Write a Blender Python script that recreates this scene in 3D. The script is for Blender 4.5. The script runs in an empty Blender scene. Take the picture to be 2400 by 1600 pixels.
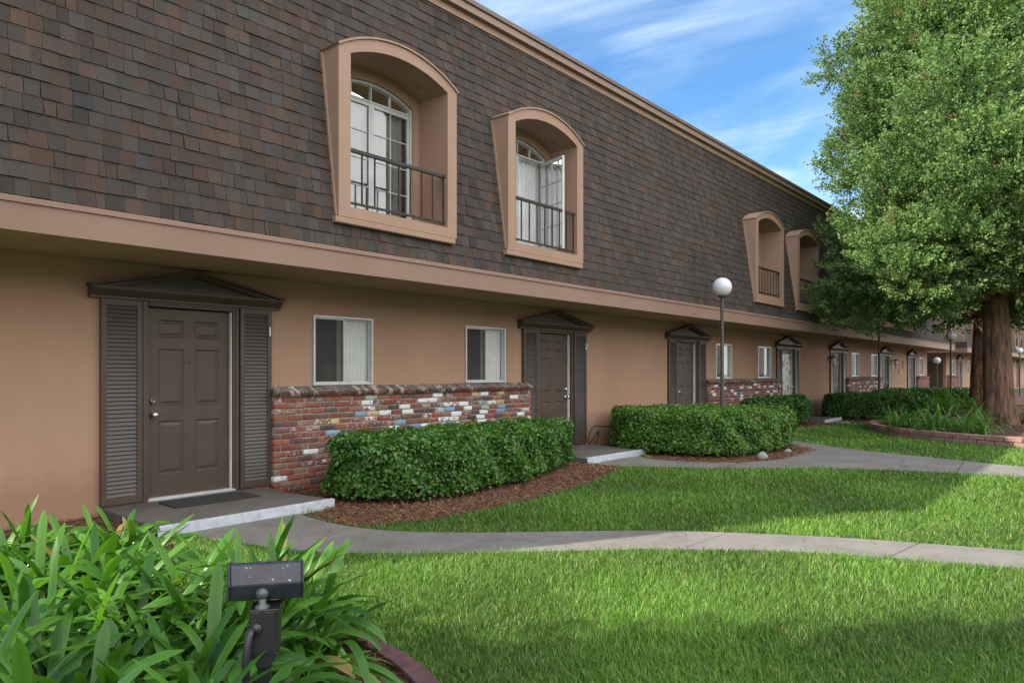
import bpy, math, random
import numpy as np
from mathutils import Vector, Matrix
SC = bpy.context.scene
COL = SC.collection
rng = np.random.default_rng(7)
random.seed(7)

# ------------------------------------------------------------------ camera, sky, sun, exposure
cd = bpy.data.cameras.new("camera"); cam = bpy.data.objects.new("camera", cd); COL.objects.link(cam)
cd.sensor_width = 36; cd.lens = 24.75; cd.shift_y = 0.030; cd.clip_end = 2000; cd.clip_start = 0.05
cam.location = (0, -7.7, 1.45); cam.rotation_euler = (math.radians(90), 0, math.radians(40.994 - 90))
SC.camera = cam
SUN = Vector((-1.2, 0.8, 1.0)).normalized()
ELEV = math.asin(SUN.z); AZ = math.atan2(SUN.x, SUN.y)
SKY_STRENGTH = 0.10; SUN_STRENGTH = 4.6; EXPOSURE = 1.02
FILL_CLOUD = (15.0, 14.8, 14.6)
w = bpy.data.worlds.new("World"); SC.world = w; w.use_nodes = True
nt = w.node_tree; nt.nodes.clear()
def wn(t, **k):
    n = nt.nodes.new(t)
    for a, v in k.items(): setattr(n, a, v)
    return n
sky = wn('ShaderNodeTexSky', sky_type='NISHITA', sun_disc=False)
sky.sun_elevation = ELEV; sky.sun_rotation = AZ; sky.air_density = 1.0; sky.dust_density = 0.3; sky.ozone_density = 3.0
tc = wn('ShaderNodeTexCoord')
# thin cirrus: project the view direction on a high layer and stretch noise along the wind
sep = wn('ShaderNodeSeparateXYZ'); nt.links.new(tc.outputs['Generated'], sep.inputs[0])
mx = wn('ShaderNodeMath', operation='MAXIMUM'); mx.inputs[1].default_value = 0.06; nt.links.new(sep.outputs[2], mx.inputs[0])
ad = wn('ShaderNodeMath', operation='ADD'); ad.inputs[1].default_value = 0.10; nt.links.new(mx.outputs[0], ad.inputs[0])
dx = wn('ShaderNodeMath', operation='DIVIDE'); nt.links.new(sep.outputs[0], dx.inputs[0]); nt.links.new(ad.outputs[0], dx.inputs[1])
dy = wn('ShaderNodeMath', operation='DIVIDE'); nt.links.new(sep.outputs[1], dy.inputs[0]); nt.links.new(ad.outputs[0], dy.inputs[1])
cmb = wn('ShaderNodeCombineXYZ'); nt.links.new(dx.outputs[0], cmb.inputs[0]); nt.links.new(dy.outputs[0], cmb.inputs[1])
mp = wn('ShaderNodeMapping'); nt.links.new(cmb.outputs[0], mp.inputs[0])
mp.inputs['Rotation'].default_value = (0, 0, math.radians(76))
mp2 = wn('ShaderNodeMapping'); mp2.inputs['Scale'].default_value = (0.75, 1.15, 1); mp2.inputs['Location'].default_value = (0.35, 0.1, 0); nt.links.new(mp.outputs[0], mp2.inputs[0])
n1 = wn('ShaderNodeTexNoise'); n1.inputs['Scale'].default_value = 1.3; n1.inputs['Detail'].default_value = 12; n1.inputs['Roughness'].default_value = 0.60; n1.inputs['Distortion'].default_value = 1.35
nt.links.new(mp2.outputs[0], n1.inputs['Vector'])
cr = wn('ShaderNodeValToRGB'); cr.color_ramp.elements[0].position = 0.34; cr.color_ramp.elements[1].position = 0.74
cr.color_ramp.elements[1].color = (0.85, 0.85, 0.85, 1)
nt.links.new(n1.outputs['Fac'], cr.inputs[0])
hs = wn('ShaderNodeHueSaturation'); hs.inputs['Saturation'].default_value = 1.24; hs.inputs['Value'].default_value = 1.24; nt.links.new(sky.outputs[0], hs.inputs['Color'])
mixc = wn('ShaderNodeMix', data_type='RGBA'); mixc.blend_type = 'MIX'
n3_ = wn('ShaderNodeTexNoise'); n3_.inputs['Scale'].default_value = 1.7; n3_.inputs['Detail'].default_value = 6; n3_.inputs['Distortion'].default_value = .8; nt.links.new(cmb.outputs[0], n3_.inputs['Vector'])
cr3 = wn('ShaderNodeValToRGB'); cr3.color_ramp.elements[0].position = .36; cr3.color_ramp.elements[0].color = (.15, .15, .15, 1); cr3.color_ramp.elements[1].position = .62; nt.links.new(n3_.outputs['Fac'], cr3.inputs[0])
mcl = wn('ShaderNodeMath', operation='MULTIPLY'); nt.links.new(cr.outputs[0], mcl.inputs[0]); nt.links.new(cr3.outputs[0], mcl.inputs[1])
nt.links.new(mcl.outputs[0], mixc.inputs[0]); nt.links.new(hs.outputs[0], mixc.inputs[6]); mixc.inputs[7].default_value = (5.2, 6.2, 6.9, 1)
# bright cloud bank added out of view behind the camera to fill the shaded facade
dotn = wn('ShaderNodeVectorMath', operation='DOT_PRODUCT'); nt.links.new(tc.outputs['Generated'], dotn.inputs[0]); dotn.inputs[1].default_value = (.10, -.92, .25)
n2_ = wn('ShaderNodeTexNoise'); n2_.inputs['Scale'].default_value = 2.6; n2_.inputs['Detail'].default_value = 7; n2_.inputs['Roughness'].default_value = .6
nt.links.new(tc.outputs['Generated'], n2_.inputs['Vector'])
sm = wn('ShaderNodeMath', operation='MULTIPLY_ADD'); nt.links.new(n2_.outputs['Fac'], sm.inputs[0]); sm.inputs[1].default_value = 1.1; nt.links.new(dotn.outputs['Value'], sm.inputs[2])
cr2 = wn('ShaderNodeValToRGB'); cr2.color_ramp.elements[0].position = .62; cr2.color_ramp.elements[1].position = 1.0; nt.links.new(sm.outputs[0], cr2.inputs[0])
mixb = wn('ShaderNodeMix', data_type='RGBA'); nt.links.new(cr2.outputs[0], mixb.inputs[0]); nt.links.new(mixc.outputs[2], mixb.inputs[6]); mixb.inputs[7].default_value = (*FILL_CLOUD, 1)
bg = wn('ShaderNodeBackground'); bg.inputs[1].default_value = SKY_STRENGTH
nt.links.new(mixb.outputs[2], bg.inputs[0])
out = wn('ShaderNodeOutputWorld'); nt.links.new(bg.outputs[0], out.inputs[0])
sl = bpy.data.lights.new("sun", 'SUN'); sl.energy = SUN_STRENGTH; sl.angle = math.radians(0.5); sl.color = (1.0, 0.91, 0.76)
so = bpy.data.objects.new("sun", sl); COL.objects.link(so); so.rotation_euler = SUN.to_track_quat('Z', 'Y').to_euler()
so.location = (-20, 20, 30)
SC.view_settings.view_transform = 'Standard'; SC.view_settings.look = 'None'; SC.view_settings.exposure = EXPOSURE; SC.view_settings.gamma = 1
SC.render.engine = 'CYCLES'
SC.cycles.max_bounces = 6; SC.cycles.diffuse_bounces = 3; SC.cycles.glossy_bounces = 3; SC.cycles.transparent_max_bounces = 8; SC.cycles.transmission_bounces = 3
SC.cycles.use_denoising = True

# ------------------------------------------------------------------ materials
def new_mat(name):
    m = bpy.data.materials.new(name); m.use_nodes = True
    t = m.node_tree; b = t.nodes['Principled BSDF']
    return m, t, b
def noise(t, scale, detail=4, rough=.55, vec=None, stretch=None, obj=True):
    tcn = t.nodes.new('ShaderNodeTexCoord'); n = t.nodes.new('ShaderNodeTexNoise')
    n.inputs['Scale'].default_value = scale; n.inputs['Detail'].default_value = detail; n.inputs['Roughness'].default_value = rough
    src = tcn.outputs['Object']
    if stretch:
        mpn = t.nodes.new('ShaderNodeMapping'); mpn.inputs['Scale'].default_value = stretch
        t.links.new(src, mpn.inputs[0]); src = mpn.outputs[0]
    t.links.new(src, n.inputs['Vector'])
    return n
def ramp(t, fac, stops):
    r = t.nodes.new('ShaderNodeValToRGB')
    while len(r.color_ramp.elements) < len(stops): r.color_ramp.elements.new(.5)
    for e, (p, c) in zip(r.color_ramp.elements, stops):
        e.position = p; e.color = (*c, 1)
    t.links.new(fac, r.inputs[0]); return r
def mixrgb(t, fac, a, b, mode='MIX'):
    n = t.nodes.new('ShaderNodeMix'); n.data_type = 'RGBA'; n.blend_type = mode
    if hasattr(fac, 'links'): t.links.new(fac, n.inputs[0])
    else: n.inputs[0].default_value = fac
    for i, v in ((6, a), (7, b)):
        if hasattr(v, 'links'): t.links.new(v, n.inputs[i])
        else: n.inputs[i].default_value = (*v, 1)
    return n.outputs[2]
def bump(t, b, h, strength, dist=.01):
    n = t.nodes.new('ShaderNodeBump'); n.inputs['Strength'].default_value = strength; n.inputs['Distance'].default_value = dist
    t.links.new(h, n.inputs['Height']); t.links.new(n.outputs[0], b.inputs['Normal'])
def simple(name, c1, c2, scale=6, rough=.6, bscale=60, bstr=.15, spec=.5, metal=0, bdist=.004):
    m, t, b = new_mat(name)
    n = noise(t, scale); r = ramp(t, n.outputs['Fac'], [(.3, c1), (.7, c2)])
    t.links.new(r.outputs[0], b.inputs['Base Color'])
    b.inputs['Roughness'].default_value = rough; b.inputs['Metallic'].default_value = metal; b.inputs['Specular IOR Level'].default_value = spec
    if bstr:
        n2 = noise(t, bscale, 3); bump(t, b, n2.outputs['Fac'], bstr, bdist)
    return m
def stucco(name, c):
    m, t, b = new_mat(name)
    n = noise(t, .9, 6, .6, stretch=(1, 1, .55)); r = ramp(t, n.outputs['Fac'], [(.25, tuple(v*.86 for v in c)), (.55, c), (.8, tuple(v*1.07 for v in c))])
    n3 = noise(t, 3.0, 6, .7, stretch=(2.5, 2.5, .22)); r3 = ramp(t, n3.outputs['Fac'], [(.35, (.88, .86, .84)), (.6, (1, 1, 1))])
    t.links.new(mixrgb(t, .22, r.outputs[0], r3.outputs[0], 'MULTIPLY'), b.inputs['Base Color'])
    tcn = t.nodes.new('ShaderNodeTexCoord'); sp = t.nodes.new('ShaderNodeSeparateXYZ'); t.links.new(tcn.outputs['Object'], sp.inputs[0])
    nd = noise(t, 4.5, 7, .7, stretch=(1, 1, .5)); dm = t.nodes.new('ShaderNodeMath'); dm.operation = 'MULTIPLY_ADD'; t.links.new(nd.outputs['Fac'], dm.inputs[0]); dm.inputs[1].default_value = -.55; t.links.new(sp.outputs[2], dm.inputs[2])
    rd = ramp(t, dm.outputs[0], [(.0, (.80, .74, .70)), (.30, (1, 1, 1))]); rd.color_ramp.elements[0].position = 0.0
    l0 = b.inputs['Base Color'].links[0].from_socket; t.links.new(mixrgb(t, .8, l0, rd.outputs[0], 'MULTIPLY'), b.inputs['Base Color'])
    b.inputs['Roughness'].default_value = .9; b.inputs['Specular IOR Level'].default_value = .2
    n2 = noise(t, 55, 6, .7); bump(t, b, n2.outputs['Fac'], .35, .006)
    return m
def attr_col(t, name='Col'):
    a = t.nodes.new('ShaderNodeAttribute'); a.attribute_name = name; return a.outputs['Color']
def shingle_mat():
    m, t, b = new_mat('asphalt_shingles')
    n = noise(t, 90, 3, .8); r = ramp(t, n.outputs['Fac'], [(.3, (.72, .72, .72)), (.7, (1.28, 1.25, 1.22))])
    n4 = noise(t, 1.1, 5, .6, stretch=(1, 1, .4)); r4 = ramp(t, n4.outputs['Fac'], [(.3, (.82, .82, .84)), (.7, (1.15, 1.12, 1.08))])
    c = mixrgb(t, 1, attr_col(t), r.outputs[0], 'MULTIPLY'); c = mixrgb(t, 1, c, r4.outputs[0], 'MULTIPLY')
    t.links.new(c, b.inputs['Base Color']); b.inputs['Roughness'].default_value = .95; b.inputs['Specular IOR Level'].default_value = .25
    n2 = noise(t, 160, 3, .8); bump(t, b, n2.outputs['Fac'], .5, .003)
    return m
def brick_mat():
    m, t, b = new_mat('used_brick')
    n = noise(t, 22, 6, .75); r = ramp(t, n.outputs['Fac'], [(.25, (.55, .52, .52)), (.7, (1.25, 1.2, 1.2))])
    c = mixrgb(t, 1, attr_col(t), r.outputs[0], 'MULTIPLY')
    n3 = noise(t, 16, 6, .75); wv = t.nodes.new('ShaderNodeMath'); wv.operation = 'ADD'
    a = t.nodes.new('ShaderNodeAttribute'); a.attribute_name = 'Paint'
    t.links.new(n3.outputs['Fac'], wv.inputs[0]); t.links.new(a.outputs['Fac'], wv.inputs[1])
    rr = ramp(t, wv.outputs[0], [(.76, (0, 0, 0)), (.82, (1, 1, 1))])
    c2 = mixrgb(t, rr.outputs[0], c, attr_col(t, 'PCol'))
    t.links.new(c2, b.inputs['Base Color']); b.inputs['Roughness'].default_value = .88; b.inputs['Specular IOR Level'].default_value = .25
    n2 = noise(t, 70, 5, .7); bump(t, b, n2.outputs['Fac'], .5, .006)
    return m
def leaf_mat(name, rough=.45, trans=.35, spec=.4, tint=(1.5, 1.6, .5)):
    m, t, b = new_mat(name); o = t.nodes['Material Output']
    c = attr_col(t); t.links.new(c, b.inputs['Base Color']); b.inputs['Roughness'].default_value = rough; b.inputs['Specular IOR Level'].default_value = spec
    tr = t.nodes.new('ShaderNodeBsdfTranslucent'); t.links.new(mixrgb(t, 1, c, tint, 'MULTIPLY'), tr.inputs[0])
    mxs = t.nodes.new('ShaderNodeMixShader'); mxs.inputs[0].default_value = trans
    t.links.new(b.outputs[0], mxs.inputs[1]); t.links.new(tr.outputs[0], mxs.inputs[2]); t.links.new(mxs.outputs[0], o.inputs[0])
    return m
def concrete_mat(name, c):
    m, t, b = new_mat(name)
    n = noise(t, 1.7, 8, .65); r = ramp(t, n.outputs['Fac'], [(.28, tuple(v*.70 for v in c)), (.55, c), (.8, tuple(v*1.12 for v in c))])
    n3 = noise(t, 9, 7, .75); r3 = ramp(t, n3.outputs['Fac'], [(.28, (.66, .64, .62)), (.5, (1, 1, 1))])
    n5 = noise(t, 140, 2); r5 = ramp(t, n5.outputs['Fac'], [(.3, (.85, .85, .85)), (.6, (1.05, 1.05, 1.05))])
    c2 = mixrgb(t, .8, r.outputs[0], r3.outputs[0], 'MULTIPLY'); c2 = mixrgb(t, 1, c2, r5.outputs[0], 'MULTIPLY')
    t.links.new(c2, b.inputs['Base Color']); b.inputs['Roughness'].default_value = .85; b.inputs['Specular IOR Level'].default_value = .3
    n2 = noise(t, 90, 5, .7); bump(t, b, n2.outputs['Fac'], .25, .004)
    return m
def bark_mat(name, dark, light, sc=22, st=.10):
    m, t, b = new_mat(name)
    n = noise(t, sc, 9, .72, stretch=(1, 1, st)); r = ramp(t, n.outputs['Fac'], [(.36, dark), (.60, light)])
    n3 = noise(t, 1.5, 4); r3 = ramp(t, n3.outputs['Fac'], [(.35, (.7, .66, .62)), (.65, (1.15, 1.05, 1))])
    t.links.new(mixrgb(t, 1, r.outputs[0], r3.outputs[0], 'MULTIPLY'), b.inputs['Base Color'])
    b.inputs['Roughness'].default_value = .95; b.inputs['Specular IOR Level'].default_value = .15
    bump(t, b, n.outputs['Fac'], 1.0, .09)
    return m
def glass_mat(ior=2.5):
    m = bpy.data.materials.new('window_glass'); m.use_nodes = True; t = m.node_tree; t.nodes.clear()
    o = t.nodes.new('ShaderNodeOutputMaterial'); g = t.nodes.new('ShaderNodeBsdfGlossy'); g.inputs['Roughness'].default_value = .01
    tr = t.nodes.new('ShaderNodeBsdfTransparent'); tr.inputs[0].default_value = (.95, .97, .96, 1)
    f = t.nodes.new('ShaderNodeFresnel'); f.inputs[0].default_value = ior
    n = noise(t, 1.3, 2); bp = t.nodes.new('ShaderNodeBump'); bp.inputs['Strength'].default_value = .04; bp.inputs['Distance'].default_value = .05
    t.links.new(n.outputs['Fac'], bp.inputs['Height']); t.links.new(bp.outputs[0], g.inputs['Normal'])
    mxs = t.nodes.new('ShaderNodeMixShader'); t.links.new(f.outputs[0], mxs.inputs[0]); t.links.new(tr.outputs[0], mxs.inputs[1]); t.links.new(g.outputs[0], mxs.inputs[2])
    t.links.new(mxs.outputs[0], o.inputs[0]); return m
M = {}
TAN = (.378, .240, .170)
M['stucco'] = stucco('tan_stucco', TAN)
M['fascia'] = simple('fascia_paint', (.215, .136, .104), (.245, .156, .118), 1.5, .75, 40, .1)
M['trim'] = simple('tan_paint', (.275, .175, .126), (.31, .20, .143), 2, .7, 40, .12)
M['soffit'] = simple('soffit_paint', (.36, .24, .15), (.42, .28, .18), 1.2, .85, 30, .1)
M['brown'] = simple('brown_paint', (.058, .038, .029), (.072, .049, .038), 4, .5, 80, .06)
M['louvre'] = simple('skylit_brown_paint', (.052, .043, .041), (.066, .055, .053), 4, .45, 80, .05)  # door brown with the bluish sky reflection put into its colour
M['cornice'] = simple('cornice_paint', (.21, .145, .115), (.25, .175, .14), 2, .65, 40, .08)
M['cap'] = simple('cap_metal', (.11, .08, .068), (.14, .10, .085), 2, .6, 40, .08)
M['shingle'] = shingle_mat(); M['brick'] = brick_mat()
M['mortar'] = simple('mortar', (.22, .20, .18), (.33, .30, .27), 20, .95, 90, .5)
M['alu'] = simple('aluminium', (.46, .47, .49), (.58, .59, .61), 9, .35, 50, .03, metal=.35)
M['white'] = simple('white_frame', (.40, .42, .43), (.50, .52, .52), 6, .45, 50, .03)
M['strip'] = simple('weather_strip', (.7, .72, .74), (.8, .81, .82), 6, .4, 50, .0)
M['glass'] = glass_mat(); M['glass2'] = glass_mat(1.65)
M['curtain'] = simple('curtain_cloth', (.58, .60, .62), (.68, .70, .71), 5, .9, 200, .1)
M['sheer'] = simple('sheer_curtain', (.80, .82, .82), (.88, .89, .88), 5, .9, 200, .1)
M['screen'] = simple('insect_screen', (.10, .105, .11), (.14, .145, .15), 3, .8, 200, .1)
M['dark'] = simple('dark_room', (.012, .012, .013), (.02, .02, .02), 2, .9, 50, 0)
M['iron'] = simple('railing_paint', (.014, .011, .010), (.022, .018, .016), 8, .6, 60, .05)
M['chrome'] = simple('satin_metal', (.60, .62, .66), (.72, .74, .78), 20, .22, 60, 0, metal=.95)
M['concrete'] = concrete_mat('path_concrete', (.168, .160, .149))
M['stoop'] = concrete_mat('stoop_concrete', (.115, .108, .104))
M['whitepaint'] = simple('white_kerb_paint', (.34, .37, .43), (.50, .54, .60), 14, .6, 60, .25)
M['mat'] = simple('rubber_mat', (.018, .017, .016), (.035, .033, .03), 40, .9, 160, .5)
M['soil'] = simple('mulch_soil', (.055, .026, .016), (.15, .072, .045), 14, .95, 60, .9, bdist=.02)
M['straw'] = leaf_mat('pine_straw', .8, .05, .2, (1, 1, 1))
M['lawn'] = simple('lawn_soil', (.022, .045, .010), (.045, .085, .018), 3, .95, 60, .6, bdist=.02)
M['grass'] = leaf_mat('grass_blades', .45, .28, .4, (1.35, 1.5, .55))
M['hedge'] = leaf_mat('hedge_leaves', .34, .28, .5)
M['twig'] = simple('hedge_twigs', (.035, .03, .018), (.06, .045, .028), 20, .9, 60, .4)
M['strap'] = leaf_mat('strap_leaves', .34, .32, .32)
M['cedar'] = leaf_mat('cedar_sprays', .6, .24, .25, (1.3, 1.4, .6))
M['bark'] = bark_mat('shaggy_bark', (.085, .055, .042), (.37, .25, .185))
M['bark2'] = bark_mat('furrowed_bark', (.05, .028, .022), (.42, .24, .165), 13, .22)
M['globe'] = simple('opal_globe', (.58, .60, .65), (.64, .66, .71), 4, .3, 50, 0)
M['post'] = simple('lamp_post_paint', (.055, .042, .034), (.075, .058, .047), 8, .5, 60, .08)
M['flood'] = simple('weathered_black_paint', (.022, .025, .036), (.046, .050, .066), 18, .33, 60, .12)
M['flood2'] = simple('black_box_paint', (.012, .012, .015), (.028, .028, .032), 18, .38, 60, .12)
M['zinc'] = simple('corroded_zinc', (.05, .055, .065), (.12, .13, .15), 30, .5, 90, .3, metal=.4)
M['speck'] = simple('chipped_spots', (.5, .5, .5), (.6, .6, .6), 20, .7, 60, 0)
M['edging'] = simple('dark_brick_edging', (.055, .024, .028), (.105, .050, .052), 12, .8, 70, .5)
M['ring'] = simple('ring_block', (.20, .105, .085), (.34, .20, .165), 7, .9, 70, .6)
M['rock'] = simple('grey_rock', (.16, .17, .17), (.36, .38, .37), 14, .85, 40, .8, bdist=.02)
M['hose'] = simple('black_tube', (.012, .012, .012), (.02, .02, .02), 9, .5, 60, 0)
M['num'] = simple('white_numeral', (.8, .8, .8), (.84, .84, .84), 9, .4, 60, 0)
M['blue'] = simple('blue_sign', (.01, .03, .35), (.015, .04, .42), 3, .4, 60, 0)
M['cover'] = None
M['flat'] = simple('roof_membrane', (.2, .19, .18), (.3, .28, .27), 2, .9, 40, .2)
M['cream'] = stucco('cream_stucco', (.62, .52, .40))
M['roomwall'] = simple('room_back', (.10, .09, .075), (.14, .125, .10), 1.5, .9, 40, 0)

# ------------------------------------------------------------------ mesh helpers
class MB:
    def __init__(s): s.v = []; s.f = []; s.c = []; s.col = None
    def quad(s, a, b, c, d):
        i = len(s.v); s.v += [a, b, c, d]; s.f.append((i, i+1, i+2, i+3)); return s
    def poly(s, pts):
        i = len(s.v); s.v += list(pts); s.f.append(tuple(range(i, i+len(pts)))); return s
    def box(s, x0, x1, y0, y1, z0, z1):
        i = len(s.v)
        s.v += [(x0,y0,z0),(x1,y0,z0),(x1,y1,z0),(x0,y1,z0),(x0,y0,z1),(x1,y0,z1),(x1,y1,z1),(x0,y1,z1)]
        s.f += [tuple(i+k for k in q) for q in ((0,3,2,1),(4,5,6,7),(0,1,5,4),(1,2,6,5),(2,3,7,6),(3,0,4,7))]; return s
    def prism_y(s, pts, y0, y1):     # pts (x,z), extruded along y
        n = len(pts); i = len(s.v)
        s.v += [(x, y0, z) for x, z in pts] + [(x, y1, z) for x, z in pts]
        s.f.append(tuple(range(i, i+n))); s.f.append(tuple(range(i+2*n-1, i+n-1, -1)))
        for k in range(n):
            s.f.append((i+k, i+n+k, i+n+(k+1) % n, i+(k+1) % n))
        return s
    def prism_x(s, pts, x0, x1):     # pts (y,z), extruded along x
        n = len(pts); i = len(s.v)
        s.v += [(x0, y, z) for y, z in pts] + [(x1, y, z) for y, z in pts]
        s.f.append(tuple(range(i, i+n))); s.f.append(tuple(range(i+2*n-1, i+n-1, -1)))
        for k in range(n):
            s.f.append((i+k, i+n+k, i+n+(k+1) % n, i+(k+1) % n))
        return s
    def prism_z(s, pts, z0, z1):
        n = len(pts); i = len(s.v)
        s.v += [(x, y, z0) for x, y in pts] + [(x, y, z1) for x, y in pts]
        s.f.append(tuple(range(i+n-1, i-1, -1))); s.f.append(tuple(range(i+n, i+2*n)))
        for k in range(n):
            s.f.append((i+k, i+(k+1) % n, i+n+(k+1) % n, i+n+k))
        return s
    def lathe(s, prof, n=20, ax=(0,0), axis='z', off=0):
        i = len(s.v)
        for r, z in prof:
            for k in range(n):
                a = 2*math.pi*k/n
                if axis == 'z': s.v.append((ax[0]+r*math.cos(a), ax[1]+r*math.sin(a), z))
                else: s.v.append((ax[0]+r*math.cos(a), z, ax[1]+r*math.sin(a)))
        for j in range(len(prof)-1):
            for k in range(n):
                s.f.append((i+j*n+k, i+j*n+(k+1) % n, i+(j+1)*n+(k+1) % n, i+(j+1)*n+k))
        s.f.append(tuple(i+k for k in reversed(range(n)))); s.f.append(tuple(i+(len(prof)-1)*n+k for k in range(n)))
        return s
    def tube(s, pts, rad, n=8):
        pts = [Vector(p) for p in pts]; i0 = len(s.v); m = len(pts)
        up = Vector((0, 0, 1)); prev = None
        for j, p in enumerate(pts):
            d = (pts[min(j+1, m-1)] - pts[max(j-1, 0)]).normalized()
            if prev is None:
                u = d.orthogonal().normalized()
            else:
                u = (prev - d*prev.dot(d)).normalized()
            prev = u; v = d.cross(u); r = rad[j] if hasattr(rad, '__len__') else rad
            for k in range(n):
                a = 2*math.pi*k/n; q = p + (u*math.cos(a) + v*math.sin(a))*r; s.v.append(tuple(q))
        for j in range(m-1):
            for k in range(n):
                s.f.append((i0+j*n+k, i0+j*n+(k+1) % n, i0+(j+1)*n+(k+1) % n, i0+(j+1)*n+k))
        s.f.append(tuple(i0+k for k in reversed(range(n)))); s.f.append(tuple(i0+(m-1)*n+k for k in range(n)))
        return s
    def build(s, name, mat, parent=None, loc=(0, 0, 0), smooth=False, bevel=0):
        me = bpy.data.meshes.new(name); me.from_pydata(s.v, [], s.f)
        if smooth: me.shade_smooth()
        me.materials.append(mat); me.update()
        return link(name, me, parent, loc, bevel)
def link(name, me, parent=None, loc=(0, 0, 0), bevel=0):
    o = bpy.data.objects.new(name, me); COL.objects.link(o); o.location = loc
    if parent:
        o.parent = parent
        if parent.type == 'EMPTY' and parent.get('worldkids'): o.matrix_parent_inverse = Matrix.Translation(-Vector(parent.location))
    if bevel:
        b = o.modifiers.new('bevel', 'BEVEL'); b.width = bevel; b.segments = 2; b.limit_method = 'ANGLE'
    return o
def np_mesh(name, verts, faces, mat, parent=None, cols=None, smooth=False, loc=(0, 0, 0), extra=None):
    """faces: (M,k) int array; cols: (N,3) per-vertex"""
    me = bpy.data.meshes.new(name); M_, k = faces.shape
    me.vertices.add(len(verts)); me.vertices.foreach_set('co', np.ascontiguousarray(verts, dtype=np.float32).ravel())
    me.loops.add(M_*k); me.loops.foreach_set('vertex_index', np.ascontiguousarray(faces, dtype=np.int32).ravel())
    me.polygons.add(M_); me.polygons.foreach_set('loop_start', np.arange(0, M_*k, k, dtype=np.int32))
    try: me.polygons.foreach_set('loop_total', np.full(M_, k, dtype=np.int32))
    except Exception: pass
    def addcol(nm, c):
        a = me.color_attributes.new(nm, 'FLOAT_COLOR', 'POINT'); cc = np.ones((len(verts), 4), np.float32); cc[:, :3] = c
        a.data.foreach_set('color', cc.ravel())
    if cols is not None: addcol('Col', cols)
    for nm, c in (extra or {}).items():
        if c.ndim == 1:
            a = me.attributes.new(nm, 'FLOAT', 'POINT'); a.data.foreach_set('value', c.astype(np.float32))
        else: addcol(nm, c)
    me.materials.append(mat); me.update(calc_edges=True); me.validate()
    if smooth: me.shade_smooth()
    return link(name, me, parent, loc)
def tag(o, label=None, cat=None, group=None, kind=None):
    if label: o['label'] = label
    if cat: o['category'] = cat
    if group: o['group'] = group
    if kind: o['kind'] = kind
    return o
def empty(name, loc, worldkids=False, rz=0):
    o = bpy.data.objects.new(name, None); COL.objects.link(o); o.location = loc; o.rotation_euler = (0, 0, rz)
    o.empty_display_size = .2
    if worldkids: o['worldkids'] = 1
    return o
def copy_tree(o, parent=None, loc=None):
    kids = [c for c in COL.objects if c.parent == o] if False else list(o.children)
    c = o.copy(); COL.objects.link(c)
    if parent is not None:
        c.parent = parent
        if parent.get('worldkids'): c.matrix_parent_inverse = Matrix.Translation(-Vector(parent.location))
    if loc is not None: c.location = loc
    for k in kids: copy_tree(k, c)
    return c
def inpoly(P, poly):
    x, y = P[:, 0], P[:, 1]; r = np.zeros(len(P), bool); n = len(poly)
    for i in range(n):
        x0, y0 = poly[i]; x1, y1 = poly[(i+1) % n]
        if y0 == y1: continue
        c = ((y0 > y) != (y1 > y)) & (x < (x1-x0)*(y-y0)/(y1-y0)+x0)
        r ^= c
    return r
def polydist(P, poly):
    d = np.full(len(P), 1e9); nrm = np.zeros((len(P), 2)); n = len(poly)
    for i in range(n):
        a = np.array(poly[i]); b = np.array(poly[(i+1) % n]); ab = b-a
        t = np.clip(((P-a) @ ab)/(ab @ ab), 0, 1); q = a+t[:, None]*ab; dd = np.linalg.norm(P-q, axis=1)
        k = dd < d; d[k] = dd[k]; nrm[k] = (q-P)[k]/np.maximum(dd[k], 1e-6)[:, None]
    return d, nrm
def smooth_poly(pts, it=2, closed=True):
    p = [np.array(q, float) for q in pts]
    for _ in range(it):
        q = []
        n = len(p)
        for i in range(n if closed else n-1):
            a, b = p[i], p[(i+1) % n]; q += [a*.75+b*.25, a*.25+b*.75]
        if not closed: q = [p[0]]+q+[p[-1]]
        p = q
    return [tuple(a) for a in p]
def unit(v): return v/np.maximum(np.linalg.norm(v, axis=-1, keepdims=True), 1e-9)

# ------------------------------------------------------------------ ground, paths, beds
g = MB(); R_ = 400
g.quad((-R_, -R_, -.012), (R_, -R_, -.012), (R_, R_, -.012), (-R_, R_, -.012))
tag(g.build('lawn', M['lawn']), kind='structure')

PATH1_LO = [(2.80, -1.36), (2.92, -1.9), (3.17, -2.78), (3.68, -3.43), (4.35, -4.10), (5.11, -4.83), (5.65, -5.50), (5.95, -6.10), (6.22, -6.76), (6.45, -7.3), (6.7, -8.2), (6.9, -10)]
PATH1_UP = [(3.98, -1.36), (3.93, -1.9), (3.97, -2.35), (4.13, -2.78), (4.52, -3.28), (5.00, -3.78), (5.60, -4.37), (6.05, -5.02), (6.52, -5.85), (6.84, -6.71), (7.05, -7.3), (7.4, -8.5), (7.7, -10)]
PATH2_NEAR = [(9.12, -1.36), (9.22, -1.95), (9.60, -2.50), (9.88, -3.0), (10.45, -3.68), (11.05, -4.30), (11.48, -5.05), (11.70, -5.85), (11.98, -6.7), (12.2, -7.6), (12.6, -10)]
PATH2_FAR = [(10.60, -1.36), (10.28, -1.75), (10.38, -2.35), (10.80, -3.10), (11.7, -3.42), (13.45, -3.30), (14.05, -2.72), (14.2, -1.36), (15.85, -1.36), (15.2, -2.3), (14.72, -2.95), (14.1, -3.85), (13.78, -4.75), (13.47, -5.66), (13.12, -6.6), (13.2, -7.6), (13.5, -10)]
def resample(pl, n):
    p = np.array(pl); d = np.concatenate([[0], np.cumsum(np.linalg.norm(np.diff(p, axis=0), axis=1))]); t = np.linspace(0, d[-1], n)
    return np.stack([np.interp(t, d, p[:, 0]), np.interp(t, d, p[:, 1])], 1)
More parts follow.
